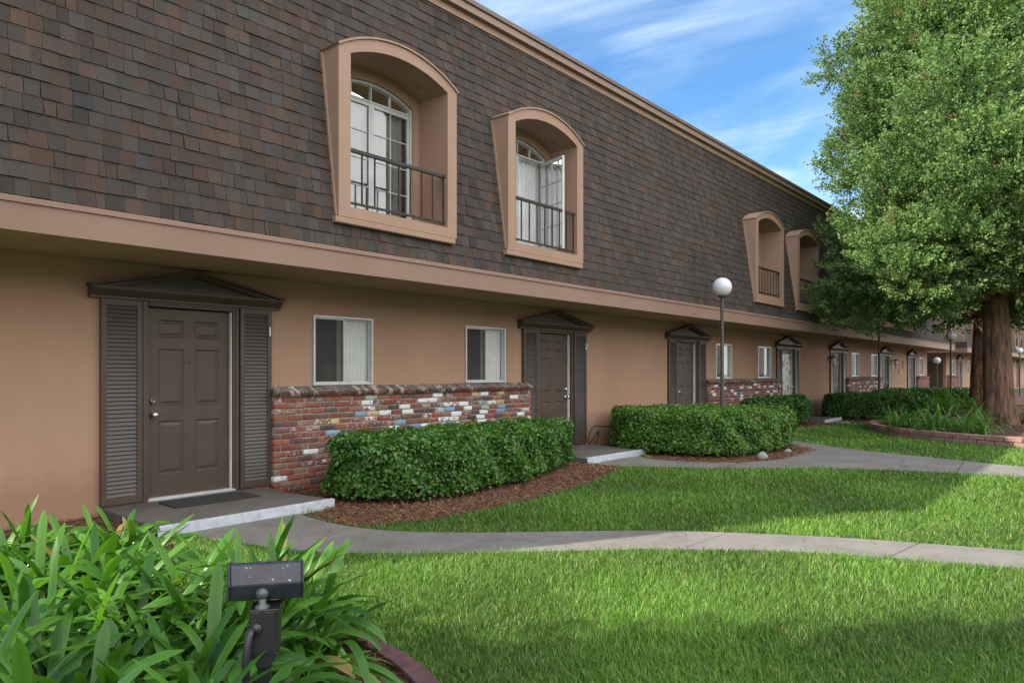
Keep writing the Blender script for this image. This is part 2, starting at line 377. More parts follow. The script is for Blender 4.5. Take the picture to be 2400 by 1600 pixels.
def strip_path(lo, up, name, joints, n=120):
    lo = resample(smooth_poly(lo, 2, False), n); up = resample(smooth_poly(up, 2, False), n)
    m = MB(); cuts = [0]+joints+[n-1]
    for a, b in zip(cuts[:-1], cuts[1:]):
        L = lo[a:b+1].copy(); U = up[a:b+1].copy()
        if a: L[0] += (L[1]-L[0])*.10; U[0] += (U[1]-U[0])*.10
        pts = [tuple(q) for q in L]+[tuple(q) for q in U[::-1]]
        m.prism_z(pts, -.05, .016)
    o = m.build(name, M['concrete'], bevel=.006); tag(o, kind='structure'); return o
strip_path(PATH1_LO, PATH1_UP, 'path', [14, 37, 54, 73, 92])
m = MB(); m.prism_z(smooth_poly(PATH2_NEAR+PATH2_FAR[::-1], 1), -.05, .016)
tag(m.build('path', M['concrete'], bevel=.006), kind='structure')
# hairline joints of the second path, thin dark recess strips
m = MB()
def seam(a, b, wd=.008):
    a = np.array(a); b = np.array(b); d = unit(b-a); nn = np.array([-d[1], d[0]])*wd/2
    m.quad(*[(float(q[0]), float(q[1]), .0195) for q in (a-nn, b-nn, b+nn, a+nn)])
seam((9.98, -3.12), (10.82, -3.12)); seam((11.72, -5.9), (13.4, -5.75))
pr = None
for q in [(11.5, -5.3), (11.8, -5.15), (12.05, -5.2), (12.4, -5.0), (12.7, -5.05), (13.0, -4.9)]:
    if pr: seam(pr, q, .006)
    pr = q
tag(m.build('path_joints', M['hose']), kind='structure')

MULCH = [
 [(4.40, .0), (4.30, -1.36), (3.98, -1.5), (3.95, -1.95), (4.02, -2.3), (4.62, -2.59), (5.56, -2.65), (6.94, -2.58), (8.29, -2.25), (9.08, -1.97), (9.14, -1.40), (9.05, .0)],
 [(10.9, 0), (10.85, -1.37), (10.32, -1.8), (10.32, -2.38), (10.75, -3.12), (11.7, -3.5), (13.5, -3.42), (14.15, -2.78), (14.15, -1.36), (14.15, 0)],
 [(15.95, 0), (16.0, -1.35), (18.5, -1.5), (20.2, -1.7), (21.2, -1.95), (21.6, -2.5), (19.5, -2.95), (19.1, -3.4), (22, -4), (26, -8), (60, -6), (60, 0)],
 [(1.0, .1), (1.0, -2.0), (2.4, -2.05), (2.62, -1.6), (2.62, 0)],
]
for i, p in enumerate(MULCH):
    m = MB(); m.prism_z(p, -.03, .012 if i != 2 else .008); tag(m.build('mulch_bed', M['soil']), kind='structure')
BED = [(-2.5, -2.9), (-.6, -2.45), (.9, -2.75), (1.75, -3.35), (2.15, -4.1), (2.27, -4.6), (2.20, -5.1), (1.95, -5.7), (1.5, -6.3), (.9, -6.8), (-.5, -7.0), (-2.5, -6.8)]
BEDS = smooth_poly(BED, 2)
m = MB(); m.prism_z(BEDS, -.03, .014); tag(m.build('planting_bed', M['soil']), kind='structure')
RING_C = (20.2, -6.4); RING_R = 3.52
ring_poly = [(RING_C[0]+RING_R*math.cos(a), RING_C[1]+RING_R*math.sin(a)) for a in np.linspace(0, 2*math.pi, 48, endpoint=False)]
m = MB(); m.prism_z(ring_poly, -.02, .12); tag(m.build('tree_bed', M['soil']), kind='structure')
RING2_C = (30.4, -4.6); RING2_R = 3.3
ring2_poly = [(RING2_C[0]+RING2_R*math.cos(a), RING2_C[1]+RING2_R*math.sin(a)) for a in np.linspace(0, 2*math.pi, 40, endpoint=False)]
m = MB(); m.prism_z(ring2_poly, -.02, .12); tag(m.build('tree_bed', M['soil']), kind='structure')

PATHPOLY = [PATH1_LO+PATH1_UP[::-1], PATH2_NEAR+PATH2_FAR[::-1]]
NOGRASS = PATHPOLY + [list(p) for p in MULCH] + [BEDS, ring_poly, ring2_poly, [(2.4, -1.4), (2.4, 5), (60, 5), (60, 0), (4.5, 0), (4.5, -1.4)], [(9.1, 0), (9.1, -1.42), (10.9, -1.42), (10.9, 0)]]

# grass blades (countless): real geometry, denser close to the camera
def grass():
    N = 1250000
    zc = 2.2 + (27-2.2)*rng.random(N)**1.75
    ang = (rng.random(N)*2-1)*math.radians(47)
    th = math.radians(40.994)
    # direction at given lateral angle, zc distance along axis
    lat = np.tan(ang)*zc
    X = math.cos(th)*zc + math.sin(th)*lat; Y = -7.7 + math.sin(th)*zc - math.cos(th)*lat
    P = np.stack([X, Y], 1)
    ok = (Y < .1)
    for q in NOGRASS: ok &= ~inpoly(P, q)
    P = P[ok]; zc = zc[ok]; n = len(P)
    sc = np.clip(zc/5.0, .8, 3.2)
    patch = .5+.25*np.sin(P[:, 0]*2.1+1.3*np.sin(P[:, 1]*1.7))+.25*np.sin(P[:, 1]*2.9+1.1*np.sin(P[:, 0]*2.3+2))
    h = (.026+.044*rng.random(n)**1.6)*(0.85+.35*patch)*(1+.10*(sc-1)); wd = .0046*sc*(0.7+.6*rng.random(n))
    a = rng.random(n)*2*np.pi; lean = (.15+.85*rng.random(n)**1.2)*h
    la = a+np.pi/2+rng.normal(0, .5, n)
    d = np.stack([np.cos(a), np.sin(a), np.zeros(n)], 1); l = np.stack([np.cos(la), np.sin(la), np.zeros(n)], 1)
    base = np.stack([P[:, 0], P[:, 1], np.full(n, -.012)], 1); up = np.array([0, 0, 1.0])
    mid = base + up*(h*.62)[:, None] + l*(lean*.38)[:, None]; tip = base + up*(h*(1-.25*(lean/h)**2))[:, None] + l*lean[:, None]
    wv = d*(wd/2)[:, None]
    V = np.stack([base-wv, base+wv, mid+wv*.8, mid-wv*.8, tip+wv*.15, tip-wv*.15], 1).reshape(-1, 3)
    i = np.arange(n)*6
    F = np.concatenate([np.stack([i, i+1, i+2, i+3], 1), np.stack([i+3, i+2, i+4, i+5], 1)])
    t = (rng.random(n)**1.5)[:, None]; pt = patch[:, None]
    c = np.array([.044, .120, .010])*(1-t)+np.array([.185, .335, .058])*t
    c = c*(.72+.50*pt); dry = rng.random(n) < .03; c[dry] = (.34, .30, .13)
    C = np.repeat(c, 6, 0)
    o = np_mesh('grass', V, F, M['grass'], cols=C); tag(o, 'short mown green grass covering the lawns between the concrete paths', 'grass', kind='stuff')
grass()

def pine_straw():
    Vs, Fs, Cs = [], [], []; k0 = 0
    for q, dens in ((MULCH[0], 2400), (MULCH[1], 1600), (MULCH[2], 260), (MULCH[3], 1200), (BEDS, 900), (ring_poly, 150), (PATHPOLY[0], 9), (PATHPOLY[1], 7)):
        q_ = np.array(q); lo = q_.min(0); hi = np.minimum(q_.max(0), (30, 5)); n = int((hi-lo).prod()*dens)
        P = lo+(hi-lo)*rng.random((n, 2)); P = P[inpoly(P, q)]; n = len(P)
        z = (.125 if q is ring_poly else .018 if any(q is pp for pp in PATHPOLY) else .014)+.012*rng.random(n)
        L = .03+.06*rng.random(n); wd = .0018+.004*rng.random(n)**2; a = rng.random(n)*2*np.pi; tl = rng.normal(0, .25, n)
        wd *= np.where(P[:, 0] > 14, 3, 1)
        d = np.stack([np.cos(a), np.sin(a), tl], 1); s = np.stack([-np.sin(a), np.cos(a), rng.normal(0, .3, n)], 1)
        c = np.stack([P[:, 0], P[:, 1], z+np.abs(tl)*L*.5], 1); hl = (L/2)[:, None]; hw = wd[:, None]
        V = np.stack([c-d*hl-s*hw, c+d*hl-s*hw*.5, c+d*hl+s*hw*.5, c-d*hl+s*hw], 1).reshape(-1, 3)
        i = k0+np.arange(n)*4; Fs.append(np.stack([i, i+1, i+2, i+3], 1)); Vs.append(V); k0 += 4*n
        t = rng.random(n)[:, None]**1.6; cc = np.array([.075, .032, .018])*(1-t)+np.array([.34, .19, .11])*t
        Cs.append(np.repeat(cc, 4, 0))
    o = np_mesh('pine_straw', np.concatenate(Vs), np.concatenate(Fs), M['straw'], cols=np.concatenate(Cs)); tag(o, 'reddish brown pine straw and bark chips over the mulch beds', 'mulch', kind='stuff')
pine_straw()

# ------------------------------------------------------------------ apartment building kit
ZF0, ZF1, YF, TAN_A = 2.553, 2.826, -1.2, .145       # fascia bottom/top, fascia plane, mansard slope
ZT = 6.40
def yroof(z): return YF + (z-ZF1)*TAN_A
DW_OUT, DZ0, DSP, DAP = .905, 3.17, 5.055, 5.315      # dormer outer half width, bottom, spring, apex
DI, IZ0, ISP, IAP = .745, 3.29, 5.0, 5.175            # inner opening
def arch(hw, sp, ap, n=14):
    r = ap-sp; R = (hw*hw+r*r)/(2*r); a0 = math.asin(hw/R)
    return [(R*math.sin(a), ap-R+R*math.cos(a)) for a in np.linspace(-a0, a0, n)]
SH_A = np.array([(.050, .047, .046), (.044, .043, .044), (.054, .053, .054), (.041, .038, .036)]); SH_B = np.array([(.066, .045, .039), (.058, .043, .038), (.072, .048, .038)])
def shingles(u0, u1, holes, seed, inset=True, ztop=ZT):
    """course by course laminated shingles on the mansard; local (u, out, z)"""
    r = np.random.default_rng(seed); V, F, C = [], [], []; dz = .141; z = ZF1; k = 0
    while z < ztop-.01:
        zt = min(z+dz, ztop); ins = (z-ZF1)*TAN_A if inset else 0
        segs = [(u0+ins, u1-ins)]
        for c in holes:
            zm = (z+zt)/2
            if DZ0-.02 < zm < 5.235:
                hw = DW_OUT-.08
                if zm > 5.03: hw = max(.1, (DW_OUT-.08)*math.sqrt(max(0, (5.235-zm)/.205)))
                ns = []
                for a, b in segs:
                    if b <= c-hw or a >= c+hw: ns.append((a, b)); continue
                    if a < c-hw: ns.append((a, c-hw))
                    if b > c+hw: ns.append((c+hw, b))
                segs = ns
        for a, b in segs:
            yb0, yb1 = yroof(z)+.004, yroof(zt)+.004
            V += [(a, yb0, z), (b, yb0, z), (b, yb1, zt), (a, yb1, zt)]; F += [(k, k+1, k+2, k+3)]; C += [np.array((.02, .018, .017))]*4; k += 4
            x = a; first = True
            while x < b-1e-4:
                wd = r.normal(.128, .016) if r.random() > .12 else r.uniform(.05, .09)
                x1 = x+wd
                if b-x1 < .05: x1 = b
                th = .009 if r.random() < .5 else .015
                sk0 = 0; sk1 = 0
                y0 = yroof(z)-th+r.normal(0, .0008); y1 = yroof(zt+.012)-.0015
                zz = z+r.normal(0, .0025)
                gp = .0012; sk = r.normal(0, .004) if r.random() < .35 else 0; xa, xb = x+gp, x1-gp
                P = [(xa+sk, y0, zz), (xb-sk, y0, zz), (xb, y1, zt+.012), (xa, y1, zt+.012), (xa+sk, y0+th+.02, zz), (xb-sk, y0+th+.02, zz)]
                V += P
                F += [(k, k+1, k+2, k+3), (k, k+4, k+5, k+1), (k, k+3, k+4, k+4), (k+1, k+5, k+2, k+2)]
                t_ = r.random()**1.3; c = (SH_A[r.integers(4)]*(1-t_)+SH_B[r.integers(3)]*t_)*r.uniform(.86, 1.16)
                C += [c]*6; k += 6; x = x1
        z += dz
    return np.array(V), F, np.array(C)
def shingle_obj(name, parts, parent):
    V, F3, F4, C, k = [], [], [], [], 0
    me = bpy.data.meshes.new(name); fs = []
    for v, f, c in parts:
        V.append(v); C.append(c); fs += [tuple(dict.fromkeys(i+k for i in q)) for q in f]; k += len(v)
    V = np.concatenate(V); C = np.concatenate(C)
    me.from_pydata([tuple(p) for p in V.tolist()], [], fs)
    a = me.color_attributes.new('Col', 'FLOAT_COLOR', 'POINT'); cc = np.ones((len(V), 4), np.float32); cc[:, :3] = C; a.data.foreach_set('color', cc.ravel())
    me.materials.append(M['shingle']); me.update(); return link(name, me, parent)

def wall_with_holes(x0, x1, z1, holes, depth=.14, yb=0):
    m = MB(); xs = x0
    for a, b, c, d in sorted(holes):
        m.quad((xs, yb, 0), (a, yb, 0), (a, yb, z1), (xs, yb, z1))
        if c > 0: m.quad((a, yb, 0), (b, yb, 0), (b, yb, c), (a, yb, c))
        m.quad((a, yb, d), (b, yb, d), (b, yb, z1), (a, yb, z1))
        yd = yb+depth
        m.quad((a, yb, c), (a, yd, c), (a, yd, d), (a, yb, d)); m.quad((b, yb, c), (b, yb, d), (b, yd, d), (b, yd, c))
        m.quad((a, yb, d), (a, yd, d), (b, yd, d), (b, yb, d)); m.quad((a, yb, c), (b, yb, c), (b, yd, c), (a, yd, c))
        xs = b
    m.quad((xs, yb, 0), (x1, yb, 0), (x1, yb, z1), (xs, yb, z1)); return m
DOORW = .457
def door_leaf(knob_side=-1):
    m = MB(); zb, zt = .115, 2.13; y = .055
    xs = [-DOORW, -.335, -.06, .06, .335, DOORW]; zs = [zb, .36, .93, 1.09, 1.70, 1.82, 2.01, zt]
    for i in range(5):
        for j in range(7):
            a, b, c, d = xs[i], xs[i+1], zs[j], zs[j+1]
            if i in (1, 3) and j in (1, 3, 5):
                def rect(e, yy): return [(a+e, yy, c+e), (b-e, yy, c+e), (b-e, yy, d-e), (a+e, yy, d-e)]
                rs = [rect(0, y), rect(.014, y+.012), rect(.026, y+.012), rect(.05, y+.003)]
                for p, q in zip(rs[:-1], rs[1:]):
                    for k in range(4): m.quad(p[k], p[(k+1) % 4], q[(k+1) % 4], q[k])
                m.quad(*rs[-1])
            else: m.quad((a, y, c), (b, y, c), (b, y, d), (a, y, d))
    m.box(-DOORW, DOORW, y+.02, y+.045, zb, zt)
    return m
def make_entry(root, c, side, mats=('brown', 'louvre')):
    B = M[mats[0]]
    d = door_leaf().build('entry_door', B, root, (c, 0, 0))
    f = MB()
    for s in (-1, 1):
        a, b = (DOORW, DOORW+.075)
        f.box(*sorted((s*(a+.004), s*b)), -.022, .12, .1, 2.205); f.box(*sorted((s*(a-.004), s*(a+.014))), .03, .05, .1, 2.14)
        f.box(*sorted((s*(a+.03), s*(b-.01))), -.034, -.022, .1, 2.205)
    f.box(-DOORW, DOORW, -.022, .12, 2.14, 2.205); f.box(-DOORW, DOORW, -.034, -.022, 2.165, 2.205)
    f.build('door_frame', B, d, bevel=.004)
    t = MB(); t.box(-DOORW-.02, DOORW+.02, -.045, .09, .1, .122); t.box(-DOORW, DOORW, -.02, .05, .122, .128); t.build('threshold', M['alu'], d, bevel=.004)
    s = MB(); s.box(DOORW-.006, DOORW+.004, .012, .054, .128, 2.135); s.build('weather_strip', M['strip'], d)
    kx = side*(DOORW-.065)
    k = MB(); k.lathe([(.034, .055), (.034, .045), (.014, .04), (.012, .012), (.026, .004), (.031, -.010), (.029, -.022), (.018, -.030), (.004, -.032)], 18, (kx, 1.0), 'y'); k.build('door_knob', M['chrome'], d, smooth=True)
    k = MB(); k.lathe([(.031, .055), (.031, .038), (.025, .030), (.008, .026), (.008, .022), (.002, .022)], 18, (kx, 1.14), 'y'); k.build('deadbolt', M['chrome'], d, smooth=True)
    k = MB(); k.lathe([(.011, .055), (.011, .050), (.004, .048)], 12, (0, 1.55), 'y'); k.build('peephole', M['iron'], d)
    p = MB()
    p.prism_x([(.0, 2.190), (-.06, 2.190), (-.06, 2.213), (-.072, 2.222), (-.088, 2.236), (-.118, 2.262), (-.128, 2.278), (-.145, 2.278), (-.145, 2.302), (.0, 2.302)], -1.03, 1.03)
    for s in (-1, 1):
        p.prism_y([(s*1.045, 2.3025), (s*1.045, 2.330), (0, 2.545), (0, 2.518)], .0, -.145)
        p.prism_y([(s*.985, 2.303), (0, 2.5175), (0, 2.495), (s*.885, 2.303)], .0, -.112)
        p.prism_y([(s*.884, 2.3035), (0, 2.4945), (0, 2.478), (s*.81, 2.3035)], .0, -.085)
    pd = p.build('pediment', B, root, (c, 0, 0))
    t = MB(); t.prism_y([(-.80, 2.3045), (.80, 2.3045), (0, 2.475)], 0, -.035); t.build('tympanum', M[mats[1]], pd)
    for s in (-1, 1):
        x0, x1 = .535, .925; f = MB(); lv = MB()
        def sb(mb, a, b, *r): mb.box(*sorted((s*a, s*b)), *r)
        st = .052
        sb(f, x0, x0+st, -.052, -.002, .115, 2.186); sb(f, x1-st, x1, -.052, -.002, .115, 2.186)
        sb(f, x0+st, x1-st, -.050, -.002, .115, .185); sb(f, x0+st, x1-st, -.050, -.002, 2.125, 2.186)
        sb(f, x0+st, x1-st, -.012, -.001, .185, 2.125)
        n = 46; dz = (2.125-.185)/n
        for i in range(n):
            z = .185+i*dz
            xa, xb = sorted((s*(x0+st), s*(x1-st)))
            lv.prism_x([(-.014, z+.002), (-.044, z+.002), (-.046, z+.007), (-.034, z+dz-.003), (-.014, z+dz-.003)], xa, xb)
        so_ = f.build('shutter', B, root, (c, 0, 0), bevel=.003); lv.build('louvres', M[mats[1]], so_)
    return d
def numeral(txt, parent_shutter, x, z):
    cu = bpy.data.curves.new('house_number', 'FONT'); cu.body = txt; cu.size = .15; cu.extrude = .004; cu.align_x = 'CENTER'
    o = bpy.data.objects.new('t', cu); COL.objects.link(o); dg = bpy.context.evaluated_depsgraph_get()
    me = bpy.data.meshes.new_from_object(o.evaluated_get(dg)); bpy.data.objects.remove(o)
    me.transform(Matrix.Translation((x, -.060, z)) @ Matrix.Rotation(math.radians(90), 4, 'X')); me.materials.clear(); me.materials.append(M['num'])
    return link('house_number', me, parent_shutter)
def pleats(x0, x1, z0, z1, y, amp=.018, wl=.075, seed=0):
    m = MB(); r = random.Random(seed); n = max(8, int((x1-x0)/.009)); pts = []
    ph = r.random()*6
    for i in range(n+1):
        x = x0+(x1-x0)*i/n
        pts.append((x, y+amp*math.sin(x*2*math.pi/wl+ph+.8*math.sin(x*17))))
    for a, b in zip(pts[:-1], pts[1:]): m.quad((a[0], a[1], z0), (b[0], b[1], z0), (b[0], b[1], z1), (a[0], a[1], z1))
    return m
def make_window(root, c, seed=0, dark_left=True):
    hw, z0, z1 = .465, 1.285, 2.172
    f = MB()
    t = .026
    f.box(-hw, -hw+t, -.028, .06, z0, z1); f.box(hw-t, hw, -.028, .06, z0, z1); f.box(-hw+t, hw-t, -.028, .06, z0, z0+t); f.box(-hw+t, hw-t, -.028, .06, z1-t, z1)
    o = f.build('window', M['alu'], root, (c, 0, 0), bevel=.003)
    s = MB(); st = .018
    for a, b, y in ((-hw+t, .016, -.004), (-.012, hw-t, .024)):
        s.box(a, a+st, y, y+.022, z0+t, z1-t); s.box(b-st, b, y, y+.022, z0+t, z1-t); s.box(a+st, b-st, y, y+.022, z0+t, z0+t+st); s.box(a+st, b-st, y, y+.022, z1-t-st, z1-t)
    s.build('sash', M['alu'], o, bevel=.002)
    for a, b, y in ((-hw+t+st, .016-st, .008), (-.012+st, hw-t-st, .035)):
        p = MB(); p.quad((a, y, z0+t+st), (b, y, z0+t+st), (b, y, z1-t-st), (a, y, z1-t-st)); p.build('pane', M['glass2'], o)
    if dark_left:
        p = MB(); p.quad((-hw+t+st, .004, z0+t+st), (.016-st, .004, z0+t+st), (.016-st, .004, z1-t-st), (-hw+t+st, .004, z1-t-st))
        p.build('insect_screen', M['scr'], o)
    pleats(-hw+.02 if not dark_left else -.06, hw-.02, z0, z1, .062, .010, .06, seed=seed).build('curtain', M['sheer'], o, smooth=True)
    i = MB(); i.box(-hw, hw, .141, .6, z0, z1); i.f = [q for k, q in enumerate(i.f) if k != 2]; i.build('room_interior', M['roomwall'], o)
    return o
def make_dormer(root, c, open_leaf=False, seed=0, light_rail=False):
    A = M['trim']; m = MB(); yf = YF-.004
    outer = [(-DW_OUT, DZ0)]+arch(DW_OUT, DSP, DAP)+[(DW_OUT, DZ0)]
    inner = [(-DI, IZ0)]+arch(DI, ISP, IAP)+[(DI, IZ0)]
    n = len(outer)
    for k in range(n):
        a, b = outer[k], outer[(k+1) % n]; p, q = inner[k], inner[(k+1) % n]
        m.quad((a[0], yf, a[1]), (b[0], yf, b[1]), (q[0], yf, q[1]), (p[0], yf, p[1]))
        m.quad((a[0], yf, a[1]), (a[0], yroof(a[1])+.06, a[1]), (b[0], yroof(b[1])+.06, b[1]), (b[0], yf, b[1]))
        m.quad((p[0], yf, p[1]), (q[0], yf, q[1]), (q[0], -.66, q[1]), (p[0], -.66, p[1]))
    wo = [(-.645, 3.31)]+arch(.645, 4.88, 5.045)+[(.645, 3.31)]
    for k in range(n):
        a, b = inner[k], inner[(k+1) % n]; p, q = wo[k], wo[(k+1) % n]
        m.quad((a[0], -.66, a[1]), (b[0], -.66, b[1]), (q[0], -.66, q[1]), (p[0], -.66, p[1]))
        m.quad((p[0], -.66, p[1]), (q[0], -.66, q[1]), (q[0], -.56, q[1]), (p[0], -.56, p[1]))
    d = m.build('dormer', A, root, (c, 0, 0))
    # curved hood cap, sill trim and side batten
    h = MB(); a1 = arch(DW_OUT+.022, DSP+.004, DAP+.024); a0 = arch(DW_OUT+.004, DSP-.012, DAP+.003)
    for k in range(len(a1)-1):
        P = [a0[k], a0[k+1], a1[k+1], a1[k]]; h.prism_y(P, yf-.022, -.80)
    h.build('hood_cap', M['trim'], d)
    s = MB(); s.prism_x([(yf-.030, DZ0-.012), (yf-.030, DZ0-.075), (yf-.018, DZ0-.085), (yroof(DZ0-.08)+.02, DZ0-.085), (yroof(DZ0)+.02, DZ0-.012)], -DW_OUT+.0-.06, DW_OUT-.05)
    for sg in (-1, 1):
        x0, x1 = sorted((sg*(DW_OUT+.001), sg*(DW_OUT+.022)))
        s.prism_x([(yroof(DZ0+.01)-.035, DZ0+.01), (yroof(DZ0)+.03, DZ0+.01), (yroof(DSP)+.03, DSP-.02), (yroof(DSP)-.045, DSP-.02)], x0, x1)
    s.build('sill_trim', M['trim'], d, bevel=.004)
    fr = MB(); y0, y1 = -.625, -.565; wi = [(-.615, 3.345)]+arch(.615, 4.875, 5.015)+[(.615, 3.345)]
    for k in range(n):
        a, b = wo[k], wo[(k+1) % n]; p, q = wi[k], wi[(k+1) % n]
        fr.quad((a[0], y0, a[1]), (b[0], y0, b[1]), (q[0], y0, q[1]), (p[0], y0, p[1])); fr.quad((p[0], y0, p[1]), (q[0], y0, q[1]), (q[0], y1, q[1]), (p[0], y1, p[1]))
    fr.box(-.613, .613, y0+.010, y1, 4.803, 4.828)
    fr.box(-.012, .012, y0+.012, y1, 3.345, 4.80)
    for x in (-.305, 0, .305): fr.box(x-.007, x+.007, y0+.016, y1, 4.828, 5.012-.12*(x/.615)**2)
    fr.build('window_frame', M['white'], d, bevel=.003)
    def leaf(mb, x0, x1, y):
        t = .028
        mb.box(x0, x0+t, y-.02, y+.02, 3.36, 4.80); mb.box(x1-t, x1, y-.02, y+.02, 3.36, 4.80)
        mb.box(x0+t, x1-t, y-.02, y+.02, 3.36, 3.42); mb.box(x0+t, x1-t, y-.02, y+.02, 4.755, 4.80)
        xm = (x0+x1)/2; mb.box(xm-.006, xm+.006, y-.012, y+.012, 3.42, 4.755)
        for z in (3.75, 4.09, 4.43): mb.box(x0+t, x1-t, y-.0125, y+.0125, z-.006, z+.006)
    lf = MB(); leaf(lf, -.612, -.012, -.59); lf.build('casement', M['white'], d, bevel=.002)
    lf = MB(); leaf(lf, .012, .612, -.59)
    if open_leaf:
        me = lf.build('casement', M['white'], d, bevel=.002)
        R = Matrix.Translation((.598, -.60, 0)) @ Matrix.Rotation(math.radians(74), 4, 'Z') @ Matrix.Translation((-.598, .59, 0)); me.data.transform(R)
        pg = MB(); pg.quad((.04, -.59, 3.42), (.58, -.59, 3.42), (.58, -.59, 4.755), (.04, -.59, 4.755)); pg = pg.build('pane', M['glass'], d); pg.data.transform(R)
    else:
        lf.build('casement', M['white'], d, bevel=.002)
        p = MB(); p.quad((.04, -.588, 3.42), (.584, -.588, 3.42), (.584, -.588, 4.757), (.04, -.588, 4.757)); p.build('pane', M['glass'], d)
    p = MB(); p.quad((-.584, -.588, 3.42), (-.04, -.588, 3.42), (-.04, -.588, 4.757), (-.584, -.588, 4.757)); p.build('pane', M['glass'], d)
    p = MB(); p.poly([(x, -.586, z) for x, z in [(-.61, 4.828)]+arch(.61, 4.875, 5.01)+[(.61, 4.828)]]); p.build('fanlight', M['glass'], d)
    pleats(-.69, .60 if not open_leaf else .69, 3.30, 5.06, -.49, .022, .10, seed).build('curtain', M['curtain'], d, smooth=True)
    i = MB(); i.box(-.70, .70, -.555, .4, 3.25, 5.10); i.f = [q for k, q in enumerate(i.f) if k != 2]; i.build('room_interior', M['roomwall'], d)
    r = MB(); yy = YF+.06
    r.box(-DI, DI, yy-.02, yy+.02, 3.925, 3.965); r.box(-DI, DI, yy-.014, yy+.014, 3.34, 3.365)
    for k in range(9):
        x = -DI+.02+(2*DI-.04)*k/8; r.box(x-.0085, x+.0085, yy-.0085, yy+.0085, 3.365, 3.925)
    r.build('railing', M['iron'], d, bevel=.002)
    return d
# fly-screen: a woven mesh half lets the view through
def scr_mat():
    m = bpy.data.materials.new('fly_screen'); m.use_nodes = True; t = m.node_tree; o = t.nodes['Material Output']; b = t.nodes['Principled BSDF']
    b.inputs['Base Color'].default_value = (.05, .052, .055, 1); b.inputs['Roughness'].default_value = .6
    tr = t.nodes.new('ShaderNodeBsdfTransparent'); mxs = t.nodes.new('ShaderNodeMixShader'); mxs.inputs[0].default_value = .55
    t.links.new(tr.outputs[0], mxs.inputs[1]); t.links.new(b.outputs[0], mxs.inputs[2]); t.links.new(mxs.outputs[0], o.inputs[0]); return m
M['scr'] = scr_mat()
def wall_lamp(root, x, z):
    a = MB(); a.box(x-.05, x+.05, -.02, 0, z+.02, z+.14); a.box(x-.02, x+.02, -.16, -.02, z+.09, z+.12); a.lathe([(.05, z+.08), (.085, z+.10), (.07, z+.13), (.02, z+.15)], 14, (x, -.17))
    o = a.build('wall_lamp', M['iron'], root); b = MB(); b.lathe([(.02, z-.08), (.06, z-.06), (.075, z), (.06, z+.075)], 14, (x, -.17)); b.build('lamp_shade', M['globe'], o, smooth=True); return o

def shell(root, x0, x1, doors, wins, dorms, seed, wx0=None, wx1=None, dy=0, depth=9.0):
    """wall, soffit, fascia, mansard, cornice of one block (x0..x1 = fascia ends)"""
    wx0 = x0+.3 if wx0 is None else wx0; wx1 = x1-.3 if wx1 is None else wx1
    holes = [(c-.532, c+.532, .1, 2.205) for c in doors]+[(c-.465, c+.465, 1.285, 2.172) for c in wins]
    m = wall_with_holes(wx0, wx1, 2.60, holes)
    for x in (wx0, wx1): m.quad((x, 0, 0), (x, depth, 0), (x, depth, 2.6), (x, 0, 2.6))
    parts = [m.build('wall', M['stucco'], root)]
    m = MB(); m.box(x0+.02, x1-.02, YF+.03, depth, ZF0+.012, ZF0+.05); parts.append(m.build('soffit', M['soffit'], root))
    f = MB(); f.box(x0, x1, YF, YF+.03, ZF0, ZF1-.02)
    f.prism_x([(YF-.016, ZF1-.052), (YF-.016, ZF1-.010), (YF-.010, ZF1-.004), (YF+.05, ZF1-.004), (YF+.05, ZF1-.019), (YF-.0005, ZF1-.019), (YF-.0005, ZF1-.052)], x0-.01, x1+.01)
    for x in (x0-.0005, x1+.0005-.03): f.box(x, x+.03, YF+.0305, depth, ZF0, ZF1-.02)
    parts.append(f.build('fascia', M['fascia'], root))
    pr = [shingles(x0, x1, dorms, seed)]
    for sg, xe in ((-1, x0), (1, x1)):
        v, q, c = shingles(YF, depth, [], seed+5+sg)
        o_ = v[:, 1]-YF; u = v[:, 0].copy(); v2 = v.copy(); v2[:, 1] = u; v2[:, 0] = xe-sg*o_
        q = [tuple(reversed(a)) for a in q] if sg < 0 else q
        pr.append((v2, q, c))
    parts.append(shingle_obj('roof', pr, root))
    yt = yroof(ZT); ins = (ZT-ZF1)*TAN_A; a, b = x0+ins, x1-ins
    k = MB(); k.box(a-.02, b+.02, yt-.02, yt+.1, ZT-.002, 6.495); 
    for x in (a-.02, b-.08): k.box(x, x+.1, yt+.1005, depth, ZT-.002, 6.495)
    parts.append(k.build('frieze', M['trim'], root))
    k = MB(); k.box(a-.10, b+.10, yt-.10, depth, 6.496, 6.60); parts.append(k.build('cornice', M['cornice'], root, bevel=.006))
    k = MB(); k.box(a-.13, b+.13, yt-.13, depth, 6.601, 6.67); parts.append(k.build('roof_cap', M['cap'], root, bevel=.006))
    m = MB(); m.box(x0+.6, x1-.6, depth-.05, depth+.02, 0, 6.5); parts.append(m.build('back_wall', M['stucco'], root))
    if dy:
        for p in parts: p.location.y += dy
    return parts

